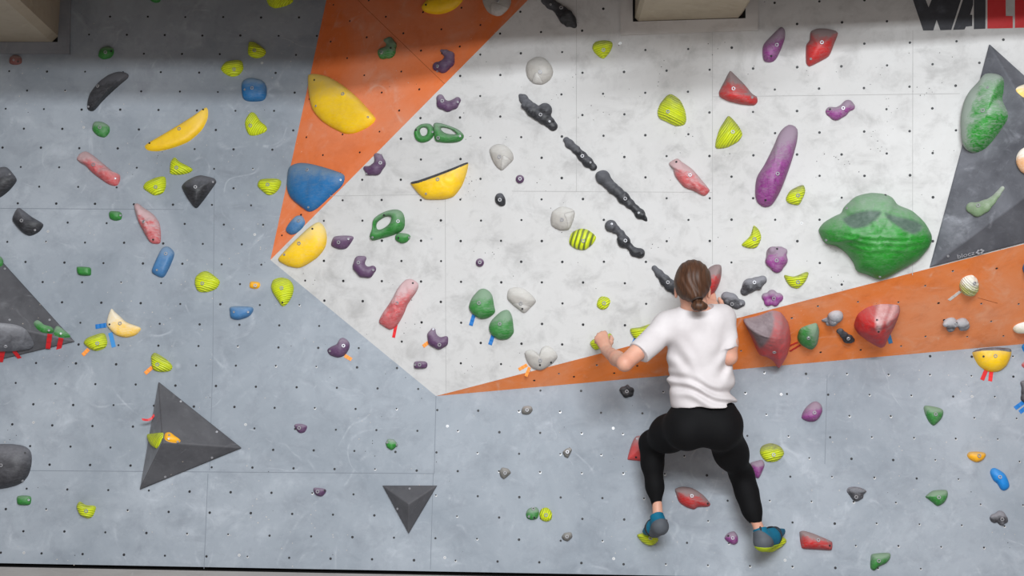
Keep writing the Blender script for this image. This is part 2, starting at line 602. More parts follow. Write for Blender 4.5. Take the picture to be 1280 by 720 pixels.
for k in ('G', 'W', 'OL', 'OB'):
    pl = PL[k]
    bm = bmesh.new()
    pts = world_poly(k)
    fc = bm.faces.new([bm.verts.new(p) for p in pts])
    # board thickness behind the face
    back = [p - pl.n * 0.018 for p in pts]
    bvs = [bm.verts.new(p) for p in back]
    fvs = list(fc.verts)
    for i in range(len(pts)):
        j = (i + 1) % len(pts)
        bm.faces.new([fvs[j], fvs[i], bvs[i], bvs[j]])
    bmesh.ops.recalc_face_normals(bm, faces=bm.faces)
    for h_u, h_v in holes[k]:
        p = pl.pt(h_u, h_v, 0.0008)
        x, y = project(p)
        if not (-60 < x < 1340 and -60 < y < 712) or not inpoly(x, y, POLY[k]) or not (inpoly(x + 2, y - 2, POLY[k]) and inpoly(x - 2, y + 2, POLY[k])):
            continue
        if k == 'W' and (768 < x < 953 and y < 46):
            continue
        if k == 'G' and x < 92 and y < 70:
            continue
        jx, jy = random.uniform(-.0012, .0012), random.uniform(-.0012, .0012)
        p = p + pl.u * jx + pl.v * jy
        r = HOLE_R[k] * random.uniform(0.85, 1.1)
        if k in ('G', 'OB'):
            bright = random.random() < (0.25 + 0.5 * max(0, (x - 500) / 780)) and (x > 560 or random.random() < 0.3)
            disc(bm, p, pl.u, pl.v, r * 1.12, 2 if bright else 1)
            if bright:
                disc(bm, p + pl.v * r * 0.5 + pl.n * 0.0004 - pl.u * r * 0.2, pl.u, pl.v, r * 0.85, 1)
        else:
            disc(bm, p, pl.u, pl.v, r * 1.05, 1)
    # small screw holes
    if k in ('W', 'OL', 'G', 'OB'):
        N = {'W': 620, 'G': 260, 'OL': 70, 'OB': 60}[k]
        c = 0
        while c < N:
            cx, cy = random.uniform(0, 1280), random.uniform(0, 710)
            for _ in range(random.choice((1, 1, 2, 3, 5))):
                x, y = cx + random.gauss(0, 9), cy + random.gauss(0, 9)
                c += 1
                if inpoly(x, y, POLY[k]) and not (768 < x < 953 and y < 46) and not (x < 92 and y < 70):
                    u, v = pl.uv(x, y)
                    disc(bm, pl.pt(u, v, 0.0007), pl.u, pl.v, random.uniform(0.0012, 0.0023), 3 if k == 'W' or random.random() < 0.4 else 5, 6)
    for x, y in washers:
        if facet_at(x, y) == k:
            u, v = pl.uv(x, y)
            disc(bm, pl.pt(u, v, 0.0010), pl.u, pl.v, 0.0062, 2, 14)
            disc(bm, pl.pt(u, v, 0.0014), pl.u, pl.v, 0.0036, 6, 10)
            disc(bm, pl.pt(u, v, 0.0018), pl.u, pl.v, 0.0019, 2, 8)
    for s_ in seams[k]:
        a, b = [Vector(pl.uv(*q)) for q in s_]
        d = (b - a).normalized()
        nn = Vector((-d.y, d.x)) * 0.0012
        q = [a + nn, a - nn, b - nn, b + nn]
        fc = bm.faces.new([bm.verts.new(pl.pt(w_.x, w_.y, 0.0005)) for w_ in q])
        fc.material_index = 4
    me = bpy.data.meshes.new(NAMES[k])
    bm.normal_update()
    for fc in bm.faces:
        if fc.material_index and fc.normal.dot(pl.n) < 0:
            fc.normal_flip()
    bm.to_mesh(me)
    bm.free()
    for mk in (k, 'hole', 'rim', 'screwhole', SEAM[k]):
        me.materials.append(MAT[mk])
    me.materials.append(plain('chipped spot ' + k, (196, 184, 172), 0.8))
    me.materials.append(plain('washer grey ' + k, (150, 152, 156), 0.5))
    o = bpy.data.objects.new(NAMES[k], me)
    COL.objects.link(o)
    o['kind'] = 'structure'

# ------------------------------------------------------------------ floor mat, base gap, ceiling, beams
def box(name, lo, hi, m, kind='structure', bevel=0.0):
    bm = bmesh.new()
    bmesh.ops.create_cube(bm, size=1)
    for v in bm.verts:
        v.co = Vector([(lo[i] + hi[i]) / 2 + v.co[i] * (hi[i] - lo[i]) for i in range(3)])
    if bevel:
        bmesh.ops.bevel(bm, geom=bm.edges[:], offset=bevel, segments=2, affect='EDGES')
    o = bm_obj(name, bm, m)
    if kind:
        o['kind'] = kind
    return o

MAT['mat'] = wall_mat('crash mat vinyl', (168, 163, 160), (188, 184, 181), (140, 136, 134), 0.4, 0.4)
box('floor', (-4.2, -8.0, -0.30), (4.2, -0.026, 0.0), MAT['mat'], bevel=0.006)
box('base_gap_dark', (-4.2, 0.03, -0.30), (4.2, 0.06, 0.03), MAT['void'])  # black strip standing in for the shade in the gap under the wall

MAT['concrete'] = wall_mat('beam concrete', (164, 153, 134), (184, 175, 158), (124, 113, 96), 0.4, 0.5)
MAT['frameG'] = wall_mat('grey frame board', (128, 132, 140), (150, 152, 158), (104, 106, 112), 0.4, 0.4)
MAT['frameW'] = wall_mat('white frame board', (188, 185, 183), (204, 202, 200), (138, 133, 130), 0.4, 0.4)

def prism_px(name, pl, outer, h, m, kind='structure'):
    """board with the pixel outline 'outer' standing h proud of the plane"""
    bm = bmesh.new()
    q = [pl.uv(*p) for p in outer]
    lo = [bm.verts.new(pl.pt(a, b, -0.004)) for a, b in q]
    hi = [bm.verts.new(pl.pt(a, b, h)) for a, b in q]
    bm.faces.new(hi)
    for i in range(len(q)):
        j = (i + 1) % len(q)
        bm.faces.new([lo[i], lo[j], hi[j], hi[i]])
    o = bm_obj(name, bm, m)
    if kind:
        o['kind'] = kind
    return o

prism_px('trim_1', W, [(775.3, -90), (776, 44.5), (947.8, 38.3), (947.2, -90), (932, -90), (932, 23.3), (791.3, 27.6), (790.6, -90)], 0.010, MAT['frameW'])
prism_px('trim_2', G, [(-150, 67.5), (87.5, 68.5), (91.5, -90), (77, -90), (73, 53.5), (-150, 53)], 0.010, MAT['frameG'])
prism_px('opening_dark_1', W, [(790.9, -90), (791.3, 27.6), (932, 23.3), (932, -90)], 0.002, MAT['void'])  # flat black sheet; the dark inside the beam opening is painted
prism_px('opening_dark_2', G, [(-150, 53), (73, 53.5), (77, -90), (-150, -90)], 0.002, MAT['void'])  # same painted dark for the left beam opening

def beam(name, pl, bl, br, dirv, length, height, chamfer=0.02):
    a, b = pl.hit(*bl), pl.hit(*br)
    b.z = a.z
    bm = bmesh.new()
    up = Vector((0, 0, height))
    side = (b - a).normalized() * chamfer
    prof = [a + Vector((0, 0, chamfer)), a + side, b - side, b + Vector((0, 0, chamfer)), b + up, a + up]
    st = [bm.verts.new(p - dirv * 0.12) for p in prof]
    en = [bm.verts.new(p + dirv * length) for p in prof]
    bm.faces.new(st)
    bm.faces.new(en[::-1])
    for i in range(6):
        j = (i + 1) % 6
        bm.faces.new([st[i], st[j], en[j], en[i]])
    o = bm_obj(name, bm, MAT['concrete'])
    o['kind'] = 'structure'
    return o

beam('ceiling_beam', W, (793.5, 27.0), (927, 22.5), Vector((0, -1, 0)), 1.25, 0.55, 0.016)
a = math.radians(8.8)
beam('ceiling_beam', G, (-160, 51.5), (72.5, 52.8), Vector((math.sin(a), -math.cos(a), 0)), 1.7, 0.55, 0.03)

MAT['ceil'] = plain('ceiling paint', (150, 140, 130), 0.8)
BEAM_Z = 2.43
# ------------------------------------------------------------------ climbing holds
BOLT_ME = {}
def ring_mesh(key, r, depth, m_out, m_in):
    bm = bmesh.new()
    n = 14
    prof = [(r * 0.98, -depth), (r, depth * 0.2), (r * 0.86, depth * 0.55), (r * 0.56, depth * 0.55), (r * 0.48, -depth * 0.5)]
    rows = [[bm.verts.new((a * math.cos(2 * math.pi * k / n), a * math.sin(2 * math.pi * k / n), z)) for k in range(n)] for a, z in prof]
    for i in range(len(rows) - 1):
        for k in range(n):
            bm.faces.new([rows[i][k], rows[i][(k + 1) % n], rows[i + 1][(k + 1) % n], rows[i + 1][k]])
    fc = bm.faces.new(rows[-1])
    fc.material_index = 1
    bmesh.ops.recalc_face_normals(bm, faces=bm.faces)
    me = bpy.data.meshes.new(key)
    bm.to_mesh(me)
    bm.free()
    me.materials.append(m_out)
    me.materials.append(m_in)
    me.polygons.foreach_set('use_smooth', [False] * len(me.polygons))
    return me

BOLT_ME['bolt'] = ring_mesh('bolt', 0.0085, 0.004, MAT['steel'], MAT['socket'])
BOLT_ME['screw'] = ring_mesh('screw', 0.0052, 0.003, MAT['steel'], MAT['steel'])
BOLT_ME['darkscrew'] = ring_mesh('screw', 0.0046, 0.002, MAT['socket'], MAT['socket'])

def tile(t, x, y):
    if t == 'px':
        return (x, y)
    return (int(t[0]) * 320 + x / 4, int(t[1]) * 180 + y / 4)

def parse(s):
    return [tuple(float(v) for v in q.split(',')) for q in s.split()]

def smooth_loop(pts, n, soft=1.0):
    """closed Catmull-Rom through pts, resampled evenly to n points"""
    out = []
    m = len(pts)
    for i in range(m):
        p0, p1, p2, p3 = [np.array(pts[(i + d) % m]) for d in (-1, 0, 1, 2)]
        for t in np.linspace(0, 1, 12, endpoint=False):
            cr = 0.5 * ((2 * p1) + (-p0 + p2) * t + (2 * p0 - 5 * p1 + 4 * p2 - p3) * t * t + (-p0 + 3 * p1 - 3 * p2 + p3) * t ** 3)
            ln = p1 + (p2 - p1) * t
            out.append(cr * soft + ln * (1 - soft))
    out = np.array(out)
    d = np.r_[0, np.cumsum(np.linalg.norm(np.diff(np.r_[out, out[:1]], axis=0), axis=1))]
    s = np.linspace(0, d[-1], n, endpoint=False)
    cl = np.r_[out, out[:1]]
    return np.stack([np.interp(s, d, cl[:, 0]), np.interp(s, d, cl[:, 1])], 1)

def add_bolts(root, pl, body, F, Fi, bolts, screws, dark):
    me = body.data
    bvh = BVHTree.FromPolygons([v.co for v in me.vertices], [p.vertices for p in me.polygons])
    for kind, lst in (('bolt', bolts), ('screw', screws), ('darkscrew', dark)):
        for px, py in lst:
            # where the pixel's sight line meets the hold
            o = Fi @ CAM
            d = (Fi.to_3x3() @ ray(px, py)).normalized()
            loc, nrm, _, _ = bvh.ray_cast(o, d)
            if loc is None:
                continue
            if nrm.dot(d) > 0:
                nrm = -nrm
            nrm = (nrm * 0.75 + Vector((0, 0, 1)) * 0.5).normalized()
            ob = bpy.data.objects.new('screw' if 'screw' in kind else 'bolt', BOLT_ME[kind])
            COL.objects.link(ob)
            ob.parent = root
            ob.matrix_local = Matrix.Translation(loc + nrm * 0.0015) @ nrm.to_track_quat('Z', 'Y').to_matrix().to_4x4()

def set_wear(o, ang=0.0, gdir=(0, 1)):
    n_ = len(o.data.vertices)
    co = np.empty(n_ * 3, np.float32)
    o.data.vertices.foreach_get('co', co)
    co = co.reshape(-1, 3)
    x = co[:, 0] * math.cos(ang) - co[:, 1] * math.sin(ang)
    y = co[:, 0] * math.sin(ang) + co[:, 1] * math.cos(ang)
    w_ = x * gdir[0] + y * gdir[1]
    w_ = (w_ - w_.min()) / max(1e-6, w_.max() - w_.min())
    at = o.data.attributes.new('wear', 'FLOAT', 'POINT')
    at.data.foreach_set('value', w_.astype(np.float32))

HOLD_ROOTS = []
def finish(label, col, pl, cpx, ang):
    return None

def hold(t, label, col, pts, b='', s='', ds='', h=None, pk=None, pl=None, ch=0.5, st=0, ang=0.0, p=2.2, q=2.0, soft=0.85,
         amp=0.06, n=56, K=13, group=None, cat='climbing hold', patch=None, pcol=None, dent=0.0, gd=(0, 1), strata=0.0):
    pts = [tile(t, *q_) for q_ in parse(pts)]
    bolts, screws, dark = [[tile(t, *q_) for q_ in parse(z)] for z in (b, s, ds)]
    cx, cy = np.mean([q_[0] for q_ in pts]), np.mean([q_[1] for q_ in pts])
    if pl is None:
        pl = PL[facet_at(cx, cy)]
    loop = smooth_loop([pl.uv(*q_) for q_ in pts], n, soft)
    nx_ = np.roll(loop, -1, 0)
    area = abs(0.5 * np.sum(loop[:, 0] * nx_[:, 1] - nx_[:, 0] * loop[:, 1]))
    # area centroid
    cr = loop[:, 0] * nx_[:, 1] - nx_[:, 0] * loop[:, 1]
    cen = np.array([np.sum((loop[:, 0] + nx_[:, 0]) * cr), np.sum((loop[:, 1] + nx_[:, 1]) * cr)]) / (3 * np.sum(cr))
    H = (h * 0.0035) if h else min(0.42 * math.sqrt(area), 0.085)
    if pk:
        # peak given as pixel, corrected for its height
        pkp = np.array(pl.uv(*tile(t, *parse(pk)[0]), H))
    else:
        pkp = cen
    c3 = pl.pt(cen[0], cen[1])
    Fm = frame(pl, c3, ang)
    Fi = Fm.inverted()
    root = empty('climbing_hold', Fm, label, cat, group or (GROUPN.get(col, col) if True else None))
    verts, faces = [], []
    seed = Vector((cx * 0.013, cy * 0.017, 1.3))
    for i in range(-1, K):
        tt = max(i, 0) / K
        r = math.cos(tt * math.pi / 2) ** 0.9
        hh = H * max(0.0, (1 - r ** p)) ** (1 / q)
        if i == 0:
            r, hh = 1.0, 0.0025
        if i == -1:
            r, hh = 1.0, -0.003
        for k in range(n):
            w = loop[k] * r + pkp * (1 - r)
            x3 = pl.pt(w[0], w[1], hh)
            if i > 0:
                nz = mnoise.noise(x3 * 22 + seed) + 0.5 * mnoise.noise(x3 * 55 + seed)
                x3 = x3 + pl.n * (nz * amp * H * (1 - r * r))
                if strata:
                    q2 = Vector(project(x3))
                    ph = q2.y * 0.75 - 0.10 * (q2.x - cx) + 0.0016 * (q2.x - cx) ** 2
                    sm_ = min(1, max(0, (q2.y - cy + 4) / 14)) * min(1, max(0, (cy + 32 - q2.y) / 10))
                    x3 = x3 + pl.n * (strata * sm_ * math.sin(ph + 2.5 * mnoise.noise(Vector((q2.x * 0.03, q2.y * 0.05, 0)))))
                if st:
                    lv = (Fi @ x3)
                    x3 = x3 + pl.n * (math.sin(lv.y * (210 if st != 2 else 150) + 2.0 * mnoise.noise(x3 * 14 + seed)) * 0.045 * H * min(1, tt * 3))
            verts.append(Fi @ x3)
    verts.append(Fi @ pl.pt(pkp[0], pkp[1], H))
    R = K + 1
    for i in range(R - 1):
        for k in range(n):
            k2 = (k + 1) % n
            faces.append((i * n + k, i * n + k2, (i + 1) * n + k2, (i + 1) * n + k))
    for k in range(n):
        faces.append(((R - 1) * n + k, (R - 1) * n + (k + 1) % n, len(verts) - 1))
    sgn = np.sum(cr)
    if sgn < 0:
        faces = [x[::-1] for x in faces]
    mk = (col, ch, st)
    pv = None
    if patch:
        polys = [smooth_loop([tile(t, *q_) for q_ in parse(z)], 90, 0.7) for z in patch.split(';')]
        pv = np.full(len(verts), -9.0, np.float32)
        W2 = np.array([project(Fm @ Vector(v_)) for v_ in verts])
        for z in polys:
            dm = np.sqrt(((W2[:, None, :] - z[None, :, :]) ** 2).sum(2).min(1))
            z2 = np.roll(z, -1, 0)
            yy, xx = W2[:, None, 1], W2[:, None, 0]
            cross = ((z[None, :, 1] > yy) != (z2[None, :, 1] > yy)) & (xx < (z2[None, :, 0] - z[None, :, 0]) * (yy - z[None, :, 1]) / (z2[None, :, 1] - z[None, :, 1] + 1e-12) + z[None, :, 0])
            pv = np.maximum(pv, np.where(cross.sum(1) % 2 == 1, dm, -dm)).astype(np.float32)
        if dent:
            for i_ in np.nonzero(pv > 0)[0]:
                verts[i_] = verts[i_] - Vector((0, 0, float(dent * min(1.0, pv[i_] / 7.0) ** 0.6)))
        mk = (col, ch, st, pcol or col)
    body = mesh_obj('body', verts, faces, hold_mat(mk), root)
    if pv is not None:
        body.data.attributes.new('patch', 'FLOAT', 'POINT').data.foreach_set('value', pv)
    set_wear(body, ang, gd)
    add_bolts(root, pl, body, Fm, Fi, bolts, screws, dark)
    HOLD_ROOTS.append(root)
    return root

def blob(t, label, col, pts, b='', s='', ds='', pl=None, ch=0.4, kz=0.9, k=0.45, link=True, lumps=0, amp=0.0, ang=0.0, group=None, ringhole=None, cat='climbing hold', off=0.15):
    """hold swept along a chain of discs (x, y, radius), joined smoothly and cut flat by the wall"""
    sc = 1 if t == 'px' else 0.25
    ch_ = [tuple(float(v) for v in q_.split(',')) for q_ in pts.split()]
    ctr = [tile(t, q_[0], q_[1]) for q_ in ch_]
    rad = [q_[2] * sc for q_ in ch_]
    bolts, screws, dark = [[tile(t, *q_) for q_ in parse(z)] for z in (b, s, ds)]
    cx, cy = np.mean([c[0] for c in ctr]), np.mean([c[1] for c in ctr])
    if pl is None:
        pl = PL[facet_at(cx, cy)]
    d = (pl.hit(cx, cy) - CAM).dot(f) / FPX
    c3 = pl.hit(cx, cy)
    Fm = frame(pl, c3, 0)
    Fi = Fm.inverted()
    root = empty('climbing_hold', Fm, label, cat, group or GROUPN.get(col, col))
    loc = [Fi @ pl.hit(*c) for c in ctr]
    R = [r * d for r in rad]
    rm = max(R)
    hres = max(0.0016, min(min(R) * 0.45, rm * 0.16))
    lo = [min(l[i] - r for l, r in zip(loc, R)) - 0.02 for i in range(2)] + [-0.006 - hres]
    hi = [max(l[i] + r for l, r in zip(loc, R)) + 0.02 for i in range(2)] + [rm * 2 * kz + 0.02]
    g = Grid(lo, hi, hres)
    kk = k * np.mean(R)
    def z_of(r):
        return r * off * kz
    rnd = random.Random(int(cx * 31 + cy))
    for i in range(len(loc)):
        a = (loc[i].x, loc[i].y, z_of(R[i]))
        if link and i + 1 < len(loc):
            b2 = (loc[i + 1].x, loc[i + 1].y, z_of(R[i + 1]))
            if ringhole == 'knob':
                rl = 0.75
            else:
                rl = 1.0
            g.cap(a, b2, R[i] * rl, R[i + 1] * rl, kk, kz=kz)
        if not link or lumps or i == len(loc) - 1 or ringhole == 'knob':
            g.cap(a, a, R[i], R[i], kk, kz=kz)
        for _ in range(lumps):
            an, e = rnd.uniform(0, 6.28), rnd.uniform(0.3, 0.8)
            rr_ = R[i] * rnd.uniform(0.4, 0.62)
            q_ = (a[0] + math.cos(an) * R[i] * e, a[1] + math.sin(an) * R[i] * e, a[2] + R[i] * kz * rnd.uniform(0.3, 0.7))
            g.cap(q_, q_, rr_, rr_, rr_ * 0.3)
    if ringhole and ringhole != 'knob':
        for q_ in ringhole.split():
            x, y, r_ = [float(v) for v in q_.split(',')]
            c = Fi @ pl.hit(*tile(t, x, y))
            rw = r_ * sc * d
            g.cap((c.x, c.y, -0.05), (c.x, c.y, 0.2), rw, rw, 0, sub=True)
    if amp:
        X, Y, Z = g.axes()
        g.F = g.F + amp * rm * (np.sin(X * 130 + 2 * np.sin(Y * 90)) * np.sin(Y * 140 + 1.5 * np.sin(X * 70)) * np.cos(Z * 120))
    g.half((0, 0, -0.003), (0, 0, -1))
    v, qd = g.mesh()
    body = np_obj('body', v, qd, hold_mat((col, ch, 0)), root, relax=1)
    set_wear(body)
    add_bolts(root, pl, body, Fm, Fi, bolts, screws, dark)
    HOLD_ROOTS.append(root)
    return root

def ring(t, label, col, outer, inner, b='', s='', ds='', h=6, ch=0.5, pl=None, group=None):
    """hold with a hole through it"""
    outer = [tile(t, *q_) for q_ in parse(outer)]
    inner = [tile(t, *q_) for q_ in parse(inner)]
    bolts, screws, dark = [[tile(t, *q_) for q_ in parse(z)] for z in (b, s, ds)]
    cx, cy = np.mean([c[0] for c in inner]), np.mean([c[1] for c in inner])
    pl = pl or PL[facet_at(cx, cy)]
    c3 = pl.hit(cx, cy)
    Fm = frame(pl, c3, 0)
    Fi = Fm.inverted()
    root = empty('climbing_hold', Fm, label, 'climbing hold', group or GROUPN.get(col, col))
    n, K = 64, 14
    cin = np.array(pl.uv(cx, cy))
    def polar(pts):
        lp = smooth_loop([pl.uv(*q_) for q_ in pts], 400) - cin
        an = np.arctan2(lp[:, 1], lp[:, 0])
        o = np.argsort(an)
        th = np.linspace(-math.pi, math.pi, n, endpoint=False)
        x = np.interp(th, an[o], lp[o, 0], period=2 * math.pi)
        y = np.interp(th, an[o], lp[o, 1], period=2 * math.pi)
        return np.stack([x, y], 1) + cin
    O, I = polar(outer), polar(inner)
    H = h * 0.0035
    verts, faces = [], []
    for i in range(K + 1):
        a = math.pi * i / K
        w = 0.5 - 0.5 * math.cos(a)
        hh = math.sin(a)
        for k in range(n):
            x = O[k] * (1 - w) + I[k] * w
            wd = np.linalg.norm(O[k] - I[k])
            p3 = pl.pt(x[0], x[1], hh * (0.6 * H + 0.35 * wd) - 0.002)
            verts.append(Fi @ p3)
    for i in range(K):
        for k in range(n):
            k2 = (k + 1) % n
            faces.append((i * n + k, i * n + k2, (i + 1) * n + k2, (i + 1) * n + k))
    body = mesh_obj('body', verts, faces, hold_mat((col, ch, 0)), root)
    set_wear(body)
    add_bolts(root, pl, body, Fm, Fi, bolts, screws, dark)
    return root

VOLTAB = {}
def volume(label, base, peak, h, mkey, bev=0.006, screws='', pale=None):
    cx, cy = np.mean([q[0] for q in base]), np.mean([q[1] for q in base])
    pl = PL[facet_at(*base[0])] if mkey != 'volR' else W
    c3 = pl.hit(cx, cy)
    Fm = frame(pl, c3)
    Fi = Fm.inverted()
    root = empty('climbing_volume', Fm, label, 'climbing volume', 'dark angular volumes')
    bp = [pl.hit(*q) for q in base]
    pk = pl.hit(*peak, h)
    bm = bmesh.new()
    lo = [bm.verts.new(Fi @ (q - pl.n * 0.004)) for q in bp]
    bs = [bm.verts.new(Fi @ (q + pl.n * 0.012)) for q in bp]
    tp = bm.verts.new(Fi @ pk)
    m = len(bp)
    for i in range(m):
        j = (i + 1) % m
        bm.faces.new([bs[i], bs[j], tp])
        bm.faces.new([lo[i], lo[j], bs[j], bs[i]])
    bmesh.ops.recalc_face_normals(bm, faces=bm.faces)
    ed = [e for e in bm.edges if tp in e.verts or (e.verts[0] in bs and e.verts[1] in bs)]
    bmesh.ops.bevel(bm, geom=ed, offset=bev, segments=3, affect='EDGES', profile=0.5)
    body = bm_obj('body', bm, MAT[mkey], root)
    facets = [plane3(bp[i] + pl.n * 0.012, bp[(i + 1) % m] + pl.n * 0.012, pk) for i in range(m)]
    if pale is not None:
        body.data.materials.append(MAT['volpale'])
        nn_ = Fi.to_3x3() @ facets[pale].n
        for fc in body.data.polygons:
            if fc.normal.dot(nn_) > 0.97:
                fc.material_index = 1
    add_bolts(root, pl, body, Fm, Fi, [], parse(screws), [])
    return root, facets

def tape(t, label, rgb, a, b, w=4.0, pl=None, mark=True, group=None, lift=0.002, curl=0.0):
    """strip of coloured tape from a to b, w pixels wide"""
    a, b = [tile(t, *[float(v) for v in q.split(',')]) for q in (a, b)]
    pl = pl or PL[facet_at((a[0] + b[0]) / 2, (a[1] + b[1]) / 2)]
    ua, ub = Vector(pl.uv(*a)), Vector(pl.uv(*b))
    d = (ub - ua)
    L = d.length
    ang = math.atan2(d.y, d.x)
    ww = w * 0.0035 / 2
    Fm = frame(pl, pl.pt(ua.x, ua.y, 0), ang)
    key = 'tape %d %d %d' % rgb
    if key not in MAT:
        MAT[key] = plain(key, rgb, 0.45, var=0.08)
    bm = bmesh.new()
    N = 8
    top = []
    for i in range(N + 1):
        x = L * i / N
        z = lift + 0.0006 * math.sin(i * 2.1) + curl * (i / N) ** 2
        yb = curl * 0.6 * math.sin(math.pi * i / N)
        top.append([bm.verts.new((x, sy * ww + yb, z)) for sy in (-1, 1)])
    for i in range(N):
        bm.faces.new([top[i][0], top[i + 1][0], top[i + 1][1], top[i][1]])
    g = bmesh.ops.extrude_face_region(bm, geom=bm.faces[:])
    for v in g['geom']:
        if isinstance(v, bmesh.types.BMVert):
            v.co.z -= 0.0012
    o = bm_obj('tape_strip', bm, MAT[key])
    o.matrix_world = Fm
    tag(o, label, 'tape', group or 'coloured tape route markers')
    return o

GROUPN = {'lime': 'lime green ridged holds', 'paleliime': 'lime green ridged holds', 'green': 'green holds', 'brightgreen': 'green holds', 'sage': 'green holds',
          'purple': 'dark purple holds', 'magenta': 'magenta holds', 'yellow': 'yellow holds', 'cream': 'yellow holds', 'amber': 'orange yellow holds',
          'blue': 'blue holds', 'dullblue': 'blue holds', 'skyblue': 'blue holds', 'red': 'red holds', 'pink': 'pink red holds', 'coral': 'red holds', 'dullred': 'red holds',
          'black': 'black holds', 'charcoal': 'black holds', 'ash': 'chalky grey holds', 'grey': 'smooth pale grey holds', 'stone': 'small grey stone holds', 'peach': 'yellow holds', 'white': 'chalky grey holds'}
D = math.radians
# ================================================================== hold list
# --- upper left grey wall
hold('00', 'faded dull red hold just below the framed concrete beam at left', 'dullred', '50,290 75,275 105,285 108,315 80,325 50,318', s='68,300', ds='90,308', h=6, ch=0.9)
hold('00', 'green hold cut off by the top edge, above the dark shaded grey wall', 'green', '750,0 775,14 800,8 805,-20 780,-40 750,-20', h=7)
hold('00', 'small dark green hold in the shaded band above the long black hold', 'green', '493,275 505,245 540,233 568,245 568,270 550,290 515,297 495,285', b='527,261', ds='556,256', h=7)
hold('00', 'long curved black hold slanting upward on the upper left grey wall', 'black', '438,545 440,505 455,465 500,410 550,375 600,360 640,370 640,390 600,425 550,470 510,510 475,550 455,557', b='489,431', s='443,533', h=15, pk='545,445', ch=0.85, p=2)
hold('00', 'round chalky green hold below the long black hold, left of the long yellow one', 'green', '463,630 475,610 510,610 545,630 548,660 525,687 490,680 465,655', b='499,637', h=7, ch=0.8)
hold('px', 'long yellow sausage shaped hold slanting upward on the grey wall', 'yellow', '181,183 186,178.5 205,167.5 230,152.5 250,139.5 257,134.5 260,137 259.5,148 254,160 246,169 234,178 216,185 198,189 185,188', b='224,161', ds='254,137 187,179', h=7, pk='218,172', ch=0.2, p=4.5, q=1.6)
hold('00', 'lime ridged hold up and left of the blue rounded block', 'lime', '1105,345 1130,312 1180,302 1210,308 1217,345 1195,375 1160,384 1125,370', b='1170,347', h=9, st=1, ang=D(8), ch=0.4)
hold('px', 'small lime hold in the dark band directly above the blue rounded block', 'lime', '310,62 312,53 320,54 332,63 330,70 320,73 311,69', b='318,63', h=8, st=1, ang=D(-5), ch=0.35)
hold('px', 'blue rounded block hold between lime holds on upper grey wall', 'blue', '302,108 305,101 314,98 328,101 333,108 333,120 328,126 312,127 304,123', b='315,110', s='306,112', h=10, p=4, ch=0.7)
hold('px', 'lime fan hold below the blue rounded block', 'lime', '307,150 313,141 319,142 326,152 333,158 333,164 322,169 312,169 307,160', b='313,157', h=8, st=1, ang=D(60), ch=0.3)
hold('10', 'bright lime angular hold at top edge, left of orange corner', 'lime', '54,5 60,-20 180,-25 185,10 150,30 95,42 65,28', h=9, st=3, ang=D(50), soft=0.5, ch=0.15, amp=0.15)
# --- orange upper facet
hold('10', 'yellow rounded hold cut by top edge on the orange facet', 'yellow', '830,40 860,0 900,-30 1030,-30 1035,0 1000,40 950,65 900,72 850,62', ds='850,24', h=11, ch=0.15)
hold('10', 'grey disc hold with cracked slice, cut by top edge beside orange', 'grey', '1135,10 1150,-30 1240,-40 1275,0 1265,40 1230,75 1200,80 1160,60', b='1210,4', h=9, patch='1178,78 1180,15 1262,40 1235,75 1205,86', pcol='slice', dent=-0.004, n=120, K=34)
blob('10', 'chalky green bean shaped hold on the orange facet', 'green', '646,202,9 668,206,19 680,232,25 670,262,32 640,268,29 628,262,17', b='627,262', ds='673,240', ch=1.5, kz=0.9)
blob('10', 'dark purple hooked hold on the orange facet near the white edge', 'purple', '928,254,8 950,266,16 970,284,25 966,312,30 940,335,32 908,334,22', b='908,331', s='907,356', ds='930,266', ch=0.5)
hold('10', 'largest yellow disc hold where the orange facet meets grey wall', 'yellow', '265,376 310,372 370,388 440,430 510,490 570,555 600,598 560,637 500,665 450,670 390,645 330,605 285,550 268,480 263,420', b='434,470', s='300,530 560,585', ds='292,400', h=13, pk='430,500', p=3.6, ch=0.28, soft=0.7)
hold('11', 'biggest blue slab hold on the orange facet tip', 'blue', '160,180 170,120 215,98 270,100 350,120 435,150 443,180 425,215 370,265 310,320 270,340 240,325 180,275 160,230', b='256,130', s='423,180 262,316', h=14, pk='270,175', ch=0.6, p=3)
hold('11', 'small blue wedge hold under the biggest blue slab on the orange facet tip', 'dullblue', '152,435 170,400 205,362 230,360 245,385 240,410 205,445 175,454', b='212,384', h=8, ch=0.7)
# --- white facet left part
blob('10', 'dark purple smile shaped hold on white beside the orange edge', 'purple', '922,492,20 930,520,25 960,533,25 990,522,23 1008,502,15', b='931,505', s='1008,510', ch=0.6)
ring('10', 'round green ring hold with a hole, left of the flat green ring', 'green', '790,665 800,640 830,620 870,620 890,645 888,680 865,705 830,714 800,700', '820,655 830,640 850,640 858,655 850,675 830,678', s='882,660', ds='800,650', h=5, ch=0.5)
ring('10', 'flat triangular green ring hold beside the round green ring', 'green', '888,640 890,618 910,614 945,622 1000,642 1035,668 1038,690 1018,708 975,715 920,712 895,700', '925,645 940,638 975,648 1002,668 985,672 945,664', b='911,689', s='1020,680', h=6, ch=0.9)
blob('11', 'dark purple crescent hold, open side to upper left, below the orange edge', 'purple', '549,122,13 570,134,22 600,126,30 622,98,27 614,70,21 602,58,11', b='622,94', s='553,148', ch=0.5)
hold('11', 'yellow half disc hold at the left tip of the white facet', 'yellow', '112,575 150,530 210,470 270,415 315,390 345,420 355,470 345,520 310,565 260,600 215,620 165,612 125,592', b='215,497', s='142,553', ds='282,424', h=12, ch=0.5, pk='240,500', soft=0.75, p=3.2)
